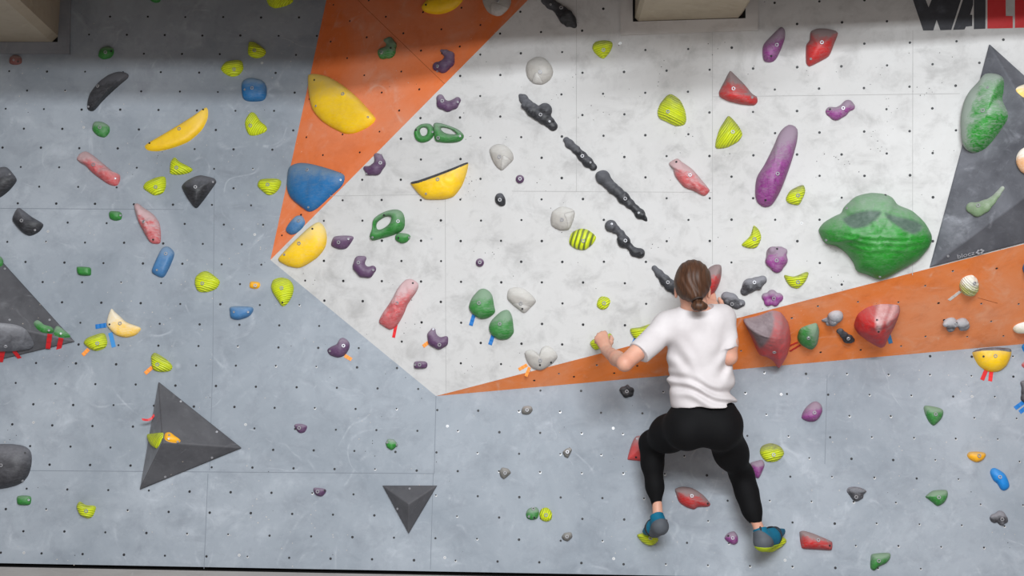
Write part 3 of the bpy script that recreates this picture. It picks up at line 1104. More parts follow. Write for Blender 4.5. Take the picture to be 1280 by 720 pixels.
hold('11', 'dark purple oblong hold right of the yellow half disc on white', 'purple', '376,500 390,465 430,458 480,460 487,475 455,520 420,527 385,515', b='413,492', s='462,475', h=7, ch=0.5)
blob('11', 'dark purple C shaped hold with its gap facing up on white', 'purple', '541,572,13 520,586,26 515,612,29 535,636,29 562,642,26 584,626,16', b='512,593', s='586,630', ch=0.4)
hold('11', 'yellow half moon hold with a flat slanted grey top edge', 'yellow', '773,195 820,180 900,152 1000,114 1060,92 1055,140 1030,210 990,262 940,277 850,277 810,245', b='908,177', s='850,248', h=16, pk='915,185', ch=0.3, p=2.4, soft=0.6, patch='768,190 820,176 900,146 1000,108 1064,86 1060,98 1000,124 900,164 820,192 782,200', pcol='charcoal', n=120, K=34)
ring('11', 'big green oval ring hold on the white facet', 'green', '570,465 582,425 590,375 640,340 700,327 735,345 745,390 735,430 690,455 620,475 585,482', '602,412 612,388 650,364 677,368 670,395 640,420 612,428', b='710,386', s='583,466', ds='640,355', h=8, ch=0.55)
hold('11', 'small green nub hold tucked under the big green oval ring', 'green', '697,460 715,445 760,450 773,465 755,490 730,497 700,482', s='765,467', ds='712,470', h=7, ch=0.4)
hold('px', 'grey egg hold with cracked slice, right of the half moon yellow', 'grey', '612,190 614,184 622,180 632,182 640,190 642,199 636,206 627,213 618,205', b='624,196', h=8, patch='626.5,213.5 627.5,198 630,194.5 639,201 634,209', pcol='slice', dent=-0.004, n=120, K=34)
hold('11', 'small black oval hold on white left of the black chain', 'black', '1195,270 1205,250 1230,247 1247,275 1245,305 1225,312 1200,295', b='1219,279', h=7, ch=0.4)
blob('11', 'tiny purple ball hold alone on white above the pink flame hold', 'purple', '1120,593,21', b='1119,592', ch=0.4)
blob('px', 'tiny purple ball hold right of the small black oval hold', 'purple', '650,224,5.4', b='650,223.5', ch=0.4)
hold('px', 'pink red flame hold with a red tape strip at its foot', 'pink', '474,402 478,393 490,375 498,360 507,350 515,349 523,355 521,364 510,380 505,392 497,406 488,412 477,406', b='496,379', ds='516,354', h=14, ch=0.9, amp=0.30, n=90, K=22)
blob('12', 'dark purple C shaped hold with an orange tape strip on white', 'purple', '886,212,13 880,236,22 890,262,29 915,276,29 938,268,24 950,252,10', b='917,284', s='886,207', ch=0.5)
hold('12', 'small dark purple bar hold near the bottom corner of white', 'purple', '790,385 793,370 810,366 845,367 857,378 855,396 840,402 805,403 792,398', b='818,384', s='797,384', h=6, p=4, ch=0.4)
hold('12', 'upper left of two green shell holds with blue tape', 'green', '1065,95 1080,50 1115,10 1140,3 1165,15 1182,40 1190,85 1195,122 1160,150 1120,153 1080,125', b='1115,76', h=13, pk='1120,105', ch=0.9, p=1.8)
hold('12', 'lower right of two green shell holds with blue tape', 'green', '1165,195 1180,160 1225,118 1260,110 1280,140 1287,190 1288,225 1260,255 1215,257 1175,230', b='1219,180', h=13, pk='1225,205', ch=0.9, p=1.8)
hold('px', 'grey kidney hold with cracked slice, right of the green shell holds', 'grey', '634,372 636,362 644,359 655,361 666,370 670,377 664,384 656,391 648,386 638,378', b='651,379.5', ds='653,386', h=8, patch='640,380 648,379 654,381 664,384 656,393 646,388', pcol='slice', dent=-0.004, n=120, K=34)
hold('22', 'grey heart shaped hold on white above the orange band', 'grey', '63,325 90,308 118,318 138,332 150,300 180,288 215,315 228,345 200,380 150,410 110,405 80,375', b='141,363', ds='195,372 140,385', h=9, soft=0.8)
# --- black chain, top to bottom
blob('20', 'knobbly black chain hold touching the top edge', 'black', '166,4,18 195,20,25 225,38,22 250,62,28 272,88,34 292,104,28 312,128,12', b='246,38', s='193,22', lumps=3, ch=0.4)
blob('20', 'knobbly black chain hold below the grey disc with cracked slice', 'black', '42,478,6.9 58,494,19.5 80,528,25.3 105,552,31.0 135,572,29.9 165,552,32.2 162,590,29.9 188,612,23.0 206,632,20.7', b='143,573', s='188,607', lumps=3, ch=0.7)
blob('px', 'short thin black chain hold, second from top on the right run', 'black', '708,175,3.4 712,180,5.2 720,187,4.6 728,195.5,5.5 735,203,6.0 742,209,4.0', b='728,195', s='738,203', lumps=2, ch=0.6)
blob('21', 'longest knobbly black chain hold with a bulbous top end', 'black', '456,168,34.5 480,196,25.3 505,222,25.3 530,240,23.0 558,270,27.6 590,300,20.7 618,325,17.2 640,350,23.0 666,374,9.2', b='566,273', s='634,344', lumps=2, ch=0.5)
blob('21', 'black chain hold with three knobs, below the longest chain', 'black', '495,410,31.0 522,428,18.4 545,450,19.5 560,488,32.2 590,515,16.1 612,540,23.0 640,546,25.3', b='567,483', s='499,400', ds='638,545', lumps=1, ch=0.5, ringhole='knob')
blob('px', 'black chain hold partly hidden by the climber head', 'black', '818,335,3.0 824,342,4.6 831,350,6.0 838,357,6.9 845,362,5.8', b='835,353', lumps=2, ch=0.6)
# --- white facet centre and right
hold('20', 'grey disc hold with cracked slice, top of the white facet', 'grey', '70,350 80,310 120,285 160,290 195,325 206,365 190,400 155,422 110,418 80,390', b='141,360', h=9, patch='120,362 155,415 130,430 100,418', pcol='slice', dent=-0.004, n=120, K=34)
hold('21', 'grey disc hold with cracked slice above the dark striped lime hold', 'grey', '193,375 205,335 250,312 300,325 315,345 305,390 285,428 240,432 200,410', b='249,379', h=9, soft=0.7, patch='262,350 300,338 322,340 308,400 285,432 275,380', pcol='slice', dent=-0.004, n=120, K=34)
hold('20', 'lime shield hold at the top of white near the black chain', 'lime', '402,235 415,212 455,202 495,208 503,225 490,260 460,293 435,285 410,260', b='457,250', h=9, st=1, ang=D(15), ch=0.55)
hold('20', 'large lime pyramid hold, left of two at upper centre of white', 'lime', '727,560 740,520 775,478 800,472 840,500 865,550 872,600 860,625 820,630 770,608 735,590', b='780,558', h=15, pk='800,560', st=1, ang=D(-25), ch=0.6, p=1.6, soft=0.7)
hold('px', 'large lime pyramid hold under the red wedge hold', 'lime', '894,183 895,175 899,162 905,152 910,145 914,147 922,156 928,167 924,176 910,184 897,186', b='916,165', h=14, pk='910,168', st=1, ang=D(55), ch=0.6, p=1.6, soft=0.7)
hold('20', 'red wedge hold with grey worn top, above lime pyramid hold', 'red', '1090,355 1110,370 1160,420 1200,468 1225,485 1228,510 1210,527 1150,522 1080,505 1040,485 1035,460 1060,410', b='1107,443', s='1200,487', h=16, pk='1105,475', ch=0.95, p=1.7, soft=0.6)
hold('21', 'pink red tapering hold above the climber head', 'pink', '785,97 825,73 850,90 900,125 940,170 985,225 985,240 960,260 910,235 860,215 815,160 805,125', b='890,155', ds='822,90', h=12, ch=1.1, amp=0.30, n=90, K=22)
hold('px', 'dark striped lime hold below the lower grey disc', 'lime', '711.7,300 715,291 725,286 735,287.5 745,296 741,305 731,312.5 720,311 712.5,306', b='729,301.2', h=10, st=2, ang=D(75), ch=0.3)
hold('px', 'purple magenta teardrop hold near the top of white', 'magenta', '953,65 955,55 966,43 976,34 981,38 981,48 977,60 970,74 963,78 955,76', b='971,56', ds='964,70', h=13, pk='964,66', ch=1.1)
hold('30', 'bright red cushion hold high on the white facet', 'red', '190,230 208,200 213,158 250,143 300,145 350,163 330,220 305,280 255,310 205,333 190,310', b='269,212', s='215,294', h=17, pk='255,240', ch=0.7, p=2, soft=0.6)
blob('30', 'greyish purple bone shaped hold on white', 'magenta', '312,558,24 340,570,30 370,556,27 400,528,26 418,535,14', b='376,541', ds='310,547', ch=1.6)
hold('px', 'long magenta eggplant shaped hold, largest purple one', 'magenta', '944,240 946,222 956,205 966,185 975,165 986,156 996,160 997,172 993,190 985,215 975,240 965,256 955,259 946,252', b='972,217', ds='957,250', h=20, pk='966,222', ch=0.85, amp=0.12)
hold('31', 'lime claw hold right of the magenta eggplant hold', 'lime', '90,270 110,235 150,212 178,207 186,240 165,290 150,305 120,302 95,290', b='150,257', h=9, st=1, ang=D(15), ch=0.8)
hold('21', 'lime claw hold above the magenta ball cluster', 'lime', '1150,500 1190,460 1206,412 1212,408 1235,430 1246,470 1225,515 1190,522 1155,512', b='1212,475', h=9, st=1, ang=D(25), ch=0.5)
blob('31', 'magenta ball cluster hold left of the big green boulder', 'magenta', '25,545,33 60,540,28 20,585,34 60,580,38 45,615,30', b='43,582', ds='45,525', link=False, ch=1.1, lumps=1)
hold('31', 'lime bowl hold with dark rim, beneath the magenta ball cluster', 'lime', '82,655 130,662 190,640 203,650 185,690 150,722 110,710 88,680', b='150,690', h=10, pk='145,672', st=1, ang=D(8), ch=0.7)
blob('px', 'low magenta blob hold at the edge of the orange band', 'magenta', '957,371,5 965,368,6 973,372,6 969,378,5 960,378,5', b='967.5,373', link=False, ch=0.8)
hold('px', 'red hold behind the climber head, gripped by the right hand', 'red', '880,362 881,345 885,336 893,331 901,331.5 902,340 900,352 895,363 888,372 880,374', h=20, pk='892,350', ch=0.95, p=2)
blob('px', 'chalky black double lump hold between magenta ball and white shirt', 'charcoal', '931,364,5 937,357,8 946,354,7 953,350,5', b='943,353', lumps=3, ch=1.0)
blob('px', 'black lump hold by the climber right shoulder', 'charcoal', '908,371,6 914,375,8 921,380,5.5 927,379,4', b='915,380', s='926,380', lumps=2, ch=1.0)
hold('px', 'tiny lime square hold on white left of the climber', 'lime', '746,380 748,374 752,370.5 760,372 763,377 759,385 752,387 747,384', b='755,379', h=6, st=1, ang=D(35), ch=0.4)
hold('px', 'lime hold gripped by the climber left hand', 'lime', '737.5,428.5 742,424 750,422 757,420 762,416.5 765,420 760,430 752,434.5 745,437.5 740,434', h=10, pk='752,428', st=1, ang=D(15), ch=0.5)
hold('px', 'lime bowl hold beside the white sleeve with blue tape below', 'lime', '788,411 800,409 813,405 817,409 810,417 803,422 796,424 790,419', h=11, pk='801,413', st=1, ang=D(10), ch=0.6)
# the big green boulder hold
BOULDER = hold('31', 'huge green boulder hold with two worn grey sockets', 'brightgreen', '253,430 270,402 290,385 330,362 365,345 378,318 400,295 440,262 510,245 580,250 620,268 650,305 720,335 780,390 815,450 818,485 800,525 750,580 690,615 620,655 560,677 500,655 445,635 425,590 390,545 340,510 290,498 265,465',
     s='395,322 292,480 560,663', ds='587,256', h=46, pk='560,455', ch=0.38, p=2.0, n=150, K=44, amp=0.045, strata=0.0022, soft=0.7, patch='375,372 430,345 500,332 560,335 562,352 530,385 480,415 430,422 395,405;585,345 620,355 680,368 740,385 770,405 765,432 730,450 690,435 640,405 600,375', pcol='socket', dent=0.012)
# --- grey wall, left middle
hold('px', 'black angular hold cut by the left edge', 'black', '-15,225 -5,212 8,209 17,218 21,226 12,238 0,247 -10,245', s='12,218', h=13, ch=0.6, soft=0.7)
hold('01', 'black pillow hold near the left edge', 'black', '65,385 75,345 95,320 120,335 160,365 210,395 217,410 195,440 150,460 110,440', b='108,383', s='175,430', h=12, ch=0.65, soft=0.8)
hold('01', 'pink red long hold pointing down right, left of lime fans', 'pink', '385,75 400,50 430,38 470,60 530,110 575,145 600,155 598,190 580,210 540,200 470,150 430,110 400,92', b='467,103', s='576,172', h=11, ch=0.8, amp=0.30, n=90, K=22)
hold('01', 'lime fan hold above the black diamond hold', 'lime', '850,140 855,90 875,68 900,90 960,122 955,140 920,152 880,155 855,150', b='882,118', h=9, st=1, ang=D(-28), ch=0.3)
hold('01', 'lime shell hold left of the black diamond hold', 'lime', '717,220 730,195 780,170 825,165 830,210 815,245 775,258 740,240', b='778,215', h=9, st=1, ang=D(25), ch=0.25)
hold('01', 'black diamond shaped hold on the grey wall', 'black', '910,215 930,190 975,165 1010,158 1070,172 1083,190 1060,225 1020,280 985,322 965,310 930,260', b='977,215', s='1064,190', ds='940,260', h=16, pk='985,225', ch=0.6, soft=0.5, p=2)
hold('01', 'pale pink flame hold on grey wall above the blue domino hold', 'pink', '672,310 690,298 720,320 770,355 800,405 803,490 775,500 750,490 720,440 690,380', b='718,389', ds='766,478', h=12, ch=1.3, amp=0.30, n=90, K=22)
hold('01', 'small green ribbed hold left of the pale pink flame hold', 'green', '547,345 560,336 600,340 610,355 605,378 575,384 550,372', s='601,357', h=7, st=0, ch=0.3, amp=0.2)
hold('01', 'blue domino shaped hold slanting on the grey wall', 'dullblue', '762,630 790,565 815,520 845,515 872,545 860,590 825,660 800,667 765,648', b='829,549', s='785,630', h=9, p=4, ch=0.45)
hold('01', 'tiny green block hold above the left volume tip', 'green', '386,620 395,615 450,618 456,640 450,658 395,655', h=7, p=4, ch=0.2)
hold('01', 'lime dome hold left of the tiny amber hold', 'lime', '975,700 980,665 1010,640 1040,638 1080,665 1100,690 1080,725 1030,742 990,735', b='1012,697', h=10, st=1, ang=D(-12), ch=0.35)
hold('px', 'tiny amber hold between two lime holds', 'amber', '312,356 314,352 324,353 325,358 321,361 313,360', b='319,357', h=5, ch=0.4)
hold('11', 'lime cup hold left of the biggest blue slab', 'lime', '8,210 20,180 60,175 110,176 127,190 115,225 90,250 60,256 30,235', b='58,203', h=10, st=1, ang=D(-3), ch=0.35)
hold('px', 'tall lime hold just below the left tip of white', 'lime', '339,358 342,350 352,347 362,350 367,358 366,368 360,379 353,383 347,375 341,366', b='352,360', ds='353,378', h=11, st=3, ang=D(20), ch=0.3)
hold('12', 'dark purple bean hold with orange tape on grey below white', 'purple', '357,310 375,295 405,280 420,255 440,250 465,270 467,300 445,335 410,348 370,335', b='437,289', s='370,315', h=9, ch=0.5)
hold('02', 'small blue rounded bar hold on the grey wall', 'dullblue', '1150,120 1152,97 1200,92 1262,97 1264,120 1240,145 1190,160 1155,150', s='1170,120 1240,120', h=9, p=3, ch=0.4)
hold('02', 'cream yellow fan hold with two blue tape strips', 'cream', '535,170 543,135 558,103 574,119 596,138 634,172 705,200 680,235 630,248 580,235 540,195', b='600,177', ds='548,182', h=7, pk='600,195', ch=0.75, soft=0.7, p=4, gd=(-0.85, 0.3))
hold('02', 'lime knuckle hold with orange tape beside the left volume tip', 'lime', '420,275 440,250 500,228 525,230 537,270 525,300 480,315 445,300', b='487,277', h=10, st=1, ang=D(20), ch=0.5)
hold('02', 'lime dark topped hold with orange tape above the triangular volume', 'lime', '757,345 765,330 780,325 830,355 862,390 850,415 800,420 765,405', b='787,382', h=10, st=1, ang=D(-25), ch=0.6)
# --- bottom grey wall
hold('03', 'big black rounded hold at the lower left edge', 'charcoal', '-80,100 -40,65 50,60 120,70 155,100 158,160 140,220 100,260 20,282 -60,280 -90,200', b='5,167', s='112,243', ds='125,105', h=20, p=3, ch=0.35)
hold('03', 'tiny green hold under the big black rounded hold', 'green', '86,345 92,320 150,320 156,345 145,365 95,364', s='143,340', h=7, ch=0.4)
hold('03', 'lime cup hold near the floor left of the triangular volume', 'lime', '385,370 400,348 430,365 470,368 480,380 465,420 440,432 400,412', b='431,395', h=9, st=1, ang=D(-8), ch=0.5)
hold('px', 'small dark purple hold right of the triangular volume', 'purple', '368,533 370,530 378,530 384,533 381,540 374,541', b='374,535', h=5, ch=0.5)
hold('13', 'small dark purple hold left of the inverted dark pyramid', 'purple', '287,290 295,278 345,285 350,300 330,322 300,315', b='308,298', ds='343,293', h=6, ch=0.5)
hold('13', 'small green jagged hold above the inverted dark pyramid', 'brightgreen', '648,55 660,35 690,38 710,65 680,92 655,78', s='657,53 703,63', h=7, soft=0.3, ch=0.5)
hold('22', 'small grey stone hold below the grey heart hold', 'stone', '48,610 60,592 95,592 103,612 85,632 52,630', b='75,610', h=6, ch=0.4)
hold('23', 'small triangular grey stone hold left of the climber knee', 'stone', '253,100 270,84 290,78 300,90 280,130 262,122', b='277,100', h=6, soft=0.5, ch=0.4)
hold('13', 'small grey stone hold right of the inverted dark pyramid', 'stone', '1217,200 1230,178 1260,183 1275,205 1240,236 1222,222', b='1245,205', h=6, soft=0.5, ch=0.3)
hold('23', 'small grey stone hold nearest the floor, under the green and lime pair', 'stone', '248,525 262,505 295,502 302,525 280,546 258,540', b='275,523', h=6, soft=0.6, ch=0.3)
hold('23', 'small green hold with grey top, left of a lime egg hold', 'green', '70,405 85,382 120,376 135,395 128,430 100,440 75,430', b='107,385', s='85,422', ds='112,428', h=7, ch=1.1)
hold('23', 'small lime egg hold, right of the small grey topped green hold', 'lime', '136,412 148,385 175,378 198,400 198,435 175,448 148,440', b='170,415', h=7, st=1, ang=D(70), ch=0.2)
blob('22', 'black flower shaped hold below the orange band left of the shirt', 'black', '555,510,17 575,505,18 595,512,16 592,530,15 570,532,18', b='574,517', link=False, lumps=2, ch=0.3)
hold('23', 'red trapezoid hold partly behind the climber left knee', 'coral', '578,130 600,55 620,22 655,22 675,60 680,140 590,140', ds='620,126', s='626,35', h=10, ch=0.5)
hold('23', 'red boat shaped hold between the climber legs', 'red', '815,285 850,273 900,280 950,310 990,355 985,372 930,375 910,387 870,375 835,350 820,310', b='899,320', ds='978,358', h=13, pk='890,335', ch=0.95, p=1.9, soft=0.6)
hold('23', 'lime hold under the climber left shoe', 'lime', '625,515 660,505 700,510 732,535 715,560 685,568 650,550', b='692,530', h=14, st=1, ang=D(-5), ch=0.2)
hold('23', 'magenta round hold left of the climber right shoe', 'magenta', '1062,530 1080,505 1110,497 1128,520 1128,550 1110,563 1080,550', b='1103,530', ds='1082,520', h=9, ch=0.9)
hold('23', 'magenta hold half hidden behind the climber right calf', 'magenta', '1190,160 1210,148 1250,140 1262,165 1245,210 1230,232 1205,215', h=9, ch=1.0)
hold('px', 'lime hold under the climber right shoe', 'lime', '950,683 958,672 970,668 980,672 983,677 976,684 965,690 954,689', h=14, st=1, ang=D(20), ch=0.15)
hold('px', 'lime egg hold with dark chalked top right of the climber thigh', 'lime', '950,567 952,558 963,554 975,558 980,567 972,576 958,577', b='967,568.5', h=9, st=1, ang=D(15), ch=0.9)
# --- orange lower band
hold('22', 'large coral red shell hold on the orange band beside the shirt', 'coral', '1156,158 1180,150 1240,135 1300,112 1344,122 1380,170 1392,240 1372,320 1330,386 1300,350 1260,325 1228,315 1190,230', b='1312,320', h=28, pk='1325,260', ch=0.5, gd=(-0.35, 0.9), n=120, K=36, patch='1150,150 1215,141 1290,118 1312,150 1304,215 1282,262 1240,300 1205,240', pcol='meshgrey', p=1.8, soft=0.5)
hold('32', 'green hold with chalky right half and red tapes', 'green', '147,240 165,200 235,175 248,185 255,215 245,270 215,300 175,285 152,265', b='203,250', h=11, ch=1.15, gd=(0.9, 0.4))
blob('32', 'grey ball hold with a black spike on the orange band', 'ash', '275,160,6 292,158,12 315,165,22 335,138,37', s='335,175', ch=0.7, link=True, lumps=1)
blob('32', 'small black twisted hold under the grey ball hold', 'black', '358,212,15 378,232,17 398,250,24 420,258,12', b='402,253', lumps=3, ch=0.5)
hold('32', 'large dark red dome hold with chalk white stripe on orange', 'red', '430,180 450,130 500,95 570,80 650,85 655,105 630,170 600,225 580,270 555,282 500,255 440,210', ds='553,218 545,160', h=26, pk='545,190', ch=0.55, gd=(0.9, 0.4), n=120, K=36, patch='556,76 606,76 600,110 585,150 572,190 556,222 540,205 538,150;622,82 648,86 625,140 600,185 590,170 606,130', pcol='chalkpink', p=2, soft=0.65)
blob('32', 'pair of chalky grey lumps hold on the orange band', 'ash', '900,168,26 912,195,22 912,165,28 966,168,30 980,185,26', b='940,176', link=False, lumps=1, ch=1.1, off=0.3)
hold('px', 'chalk white and lime hold with white tape on orange', 'paleliime', '1199,357 1202,349 1208,345 1216,344 1222,350 1223,358 1219,365 1210,368 1202,365', b='1218,354', h=11, st=1, ang=D(-30), ch=1.2)
hold('px', 'white chalky hold at the right edge on orange', 'white', '1266,410 1272,405 1285,402 1294,408 1290,416 1278,414 1268,414', h=8, ch=0.8)
hold('31', 'blue hold cut by right edge under the right volume', 'blue', '1272,620 1285,590 1310,585 1320,620 1300,650 1280,645', h=9)
# --- right bottom grey wall
hold('32', 'yellow half disc hold with chalk ledge at the orange edge', 'yellow', '1022,320 1060,305 1110,300 1160,300 1210,307 1212,340 1190,390 1150,418 1100,418 1055,390 1030,350', b='1137,340', ds='1078,342', h=18, pk='1118,318', ch=0.35, p=2.4, soft=0.75, n=120, K=34, patch='1018,322 1040,304 1110,294 1180,296 1216,306 1214,319 1160,313 1080,313 1040,318', pcol='ash')
hold('32', 'magenta round hold right of the white shirt, under orange', 'magenta', '168,650 180,610 210,578 240,567 265,585 270,620 245,660 205,668', b='232,624', h=12, pk='222,632', ch=1.0)
hold('32', 'green heart hold with grey top on right grey wall', 'green', '778,600 790,588 850,598 875,615 868,650 830,687 805,670 785,630', b='838,631', h=10, pk='828,625', ch=1.1)
hold('33', 'small amber hold near the right edge', 'amber', '995,118 1005,101 1040,98 1080,103 1088,118 1070,142 1040,151 1010,138', b='1056,119', h=8, ch=0.7)
hold('33', 'sky blue double bean hold near the right edge', 'skyblue', '1110,205 1118,183 1140,182 1180,208 1200,245 1205,275 1185,292 1165,288 1145,258 1125,240', b='1160,225', h=8, ch=0.2)
blob('33', 'black lump hold near the right edge below the sky blue one', 'charcoal', '1130,432,20 1160,420,23 1176,436,18 1165,447,17', b='1171,436', lumps=2, ch=0.9)
hold('33', 'dark grey flap hold in the lower right grey wall', 'charcoal', '393,295 402,278 430,273 468,280 492,295 478,312 474,330 445,347 425,340 408,318', b='441,325', h=9, ch=1.0, pk='440,305', patch='398,290 430,276 470,283 488,296 465,306 430,300', pcol='ash', dent=-0.008, n=90, K=24)
hold('33', 'green mitten hold with grey top on lower right wall', 'green', '787,322 820,295 855,290 893,292 897,320 880,352 848,370 825,355 800,335', b='854,327', h=10, ch=1.0, pk='850,325')
hold('33', 'red brick shaped hold right of the climber right shoe', 'red', '157,500 175,493 220,505 320,548 318,590 250,587 170,582 160,545', b='251,541', ds='308,568', h=14, pk='225,545', ch=0.95, soft=0.25, p=2)
hold('33', 'green mitten hold at the bottom edge of the wall', 'green', '512,640 518,612 560,605 608,606 610,630 590,655 555,672 530,692 512,680', b='554,644', h=10, ch=1.0, pk='550,635')
hold('px', 'sky blue hold cut by right edge beside the yellow half disc', 'skyblue', '1277,433 1284,428 1296,432 1296,442 1282,442', h=8, ch=0.2)
hold('px', 'pink hold cut by right edge below the sky blue one', 'pink', '1277,455 1284,450 1296,452 1296,460 1280,460', h=8)
blob('px', 'black knobbly hold cut by right edge above blue tapes', 'charcoal', '1280,480,4 1282,490,5 1281,498,5', lumps=2)

# ------------------------------------------------------------------ volumes
MAT['vol'] = wall_mat('volume texture paint', (74, 74, 78), (118, 118, 122), (48, 48, 51), 0.42, 0.5, (190, 176, 160))
MAT['volR'] = wall_mat('right volume paint', (66, 67, 73), (150, 152, 160), (46, 46, 50), 0.5, 0.4, (190, 176, 160))
MAT['volpale'] = wall_mat('volume side with painted light', (104, 106, 112), (168, 172, 178), (70, 71, 76), 0.8, 0.5)  # lighter copy of the volume paint; the lit side is put into the colour
v1, F1 = volume('dark pyramid volume with lime and amber holds on its left side', [(199, 478), (302, 560), (175.5, 612)], (203.5, 553), 0.15, 'vol', screws='226,502 271,540 206.5,596 265,572', pale=2)
v2, F2 = volume('small inverted dark pyramid volume low on the grey wall', [(478.5, 607), (546.5, 607), (511, 667)], (511, 630), 0.10, 'vol', screws='512,611 497,636')
v3, F3 = volume('large dark volume at the left edge with red tapes', [(-105, 208), (93.5, 427), (-105, 475)], (-38, 398), 0.20, 'vol', screws='6,336 62,400 12,400')
v4, F4 = volume('large dark volume at the right edge with maker lettering', [(1236.5, 56), (1162, 334), (1400, 272), (1385, 190)], (1328, 212), 0.24, 'volR', screws='1185,320')
def on(fs, i):
    return fs[i]
hold('px', 'lime ridged hold on the left side of the dark pyramid volume', 'lime', '185,543 195,541.5 203.5,541 202.5,549 196.5,560.5 190,557 186,550', pl=F1[2], h=5, st=1, ang=D(60), ch=0.4, soft=0.5)
hold('px', 'amber hold on the upper face of the dark pyramid volume', 'amber', '206.5,542 212,541 219,546 225.5,551 222,553.5 212,552.5 206,549', pl=F1[0], s='211.5,544 211,548.5 222,552', h=5, ch=0.2)
hold('px', 'slim green hold on the left volume, left of its twin', 'green', '42,404 46,401 54,408 66,411 66,416 54,416 46,411', pl=F3[0], s='61,413', ds='48,400', h=7, ch=0.7)
hold('px', 'triangular green hold near the tip of the left volume', 'green', '67.5,413 71,408 80,413.5 88,421 78,422 68,419', pl=F3[0], s='76,417', h=6, ch=1.0)
hold('px', 'green hold cut by left edge on the left volume', 'green', '-6,325 0,321 4,326 3,332 -4,334', pl=F3[0], h=5)
hold('px', 'grey smooth dome hold filling the lower face of the left volume', 'ash', '-45,403 0,404 22,407 34,414 42,428 41,434 28,437 5,438.5 -45,436', pl=F3[1], b='7,433', h=9, ch=0.15, p=2.5)
hold('30', 'large green hold with chalk white left half on the right volume', 'brightgreen', '1060,410 1095,370 1150,372 1178,395 1178,450 1172,500 1198,560 1195,600 1150,670 1090,740 1030,765 985,740 972,680 970,600 985,520 1015,460', b='1075,553', s='1098,437', pl=F4[0], h=26, ch=1.25, gd=(-1.0, 0.12), pk='1090,575', n=80, K=18)
blob('31', 'sage green boot shaped hold on the right volume', 'sage', '1172,222,13 1148,254,14 1120,285,20 1085,312,32 1050,328,36 1018,318,26', b='1052,308', pl=F4[0], ch=0.5, kz=0.6)
blob('px', 'orange and white ball hold at the right edge on the right volume', 'peach', '1286,198,15 1290,202,16', pl=F4[0], ch=1.2, kz=0.6)
hold('px', 'yellow and white hold at right edge near the right volume top', 'cream', '1270,111 1280,106 1295,106 1300,116 1290,123 1278,121', pl=F4[3], h=6, ch=1.1)

# ------------------------------------------------------------------ tape strips
RED, ORG, BLU, WHT = (206, 34, 40), (244, 148, 60), (20, 110, 184), (222, 218, 212)
tape('px', 'left red tape strip hanging below the slim green hold', RED, '62.5,417', '60,435.5', 6, pl=F3[1], lift=0.004)
tape('px', 'red tape strip below the triangular green hold at volume tip', RED, '76.5,422', '73,438.5', 6, pl=F3[1], lift=0.004)
tape('px', 'red tape strip under the grey dome hold, slanting right', RED, '17.5,438', '30.5,454.5', 5, pl=F3[1], lift=0.004)
tape('px', 'red tape strip at the left edge under the grey dome hold', RED, '4,437', '0.5,452', 6, pl=F3[1], lift=0.004)
tape('px', 'blue tape strip left of the cream yellow fan hold', BLU, '133,406.5', '119.5,408.5', 6)
tape('px', 'blue tape strip below the cream yellow fan hold', (60, 136, 200), '138,416', '142.5,434', 5.5)
tape('px', 'orange tape strip at the lime knuckle hold by left volume tip', ORG, '111,436.5', '103.5,444', 5)
tape('px', 'orange tape strip at the dark topped lime hold', ORG, '190.5,459', '181.5,467', 5)
tape('px', 'curled red tape on the left side of the dark pyramid volume', RED, '197,520', '183.5,526', 3.2, lift=0.05, curl=0.02)
tape('px', 'red tape strip hanging from the pink flame hold on white', (216, 40, 46), '496,402', '492,422', 4)
tape('px', 'orange tape strip at the purple bean hold on grey', ORG, '431,444.5', '439.5,449.5', 4.5)
tape('px', 'orange tape strip at the purple C shaped hold on white', ORG, '535.5,428', '529,433', 4.5)
tape('px', 'blue tape strip under the upper left green shell hold', BLU, '592.5,393.5', '588.5,407', 5)
tape('px', 'blue tape strip under the lower right green shell hold', BLU, '616.5,419', '612.5,431', 5)
tape('px', 'upper of two orange tape strips at the grey heart hold', ORG, '659,456', '648.5,462', 4)
tape('px', 'lower of two orange tape strips at the grey heart hold', ORG, '662,459', '657.5,470.5', 4)
tape('px', 'blue tape strip below the lime bowl hold beside the sleeve', BLU, '795.5,423', '791,433', 6)
tape('px', 'upper of two red tapes by the chalky green hold on orange', (200, 40, 30), '997,427.5', '985.5,433', 2.8)
tape('px', 'lower of two red tapes by the chalky green hold on orange', (190, 36, 28), '1000.5,431', '987,439', 2.8)
tape('px', 'blue tape strip under the dark red dome hold', (62, 134, 186), '1110,416', '1113.5,429', 5)
tape('px', 'white tape strip hanging from the chalk white and lime hold', WHT, '1200.5,364', '1186,375', 4.5)
tape('px', 'left red tape strip under the yellow half disc hold', RED, '1232.5,463', '1227.5,475', 5)
tape('px', 'right red tape strip under the yellow half disc hold', (226, 40, 44), '1239,464.5', '1237.5,476.5', 5)
tape('px', 'upper of two blue tape strips at the right edge', BLU, '1283,500', '1268.5,510.5', 5)
tape('px', 'lower of two blue tape strips at the right edge', BLU, '1287,506', '1274.5,515.5', 5)

# ------------------------------------------------------------------ lettering
def flat_letter(name, pl, polys, z, m, parent, off=0.0009):
    Fm = parent.matrix_world.inverted()
    bm = bmesh.new()
    for poly in polys:
        vs = [bm.verts.new(Fm @ pl.hit(x, y, off)) for x, y in poly]
        bm.faces.new(vs)
    bmesh.ops.triangulate(bm, faces=bm.faces[:])
    me = bpy.data.meshes.new(name)
    bm.normal_update()
    zl = (Fm.to_3x3() @ pl.n)
    for fc in bm.faces:
        if fc.normal.dot(zl) < 0:
            fc.normal_flip()
    bm.to_mesh(me)
    bm.free()
    me.materials.append(m)
    o = bpy.data.objects.new(name, me)
    COL.objects.link(o)
    o.parent = parent
    return o

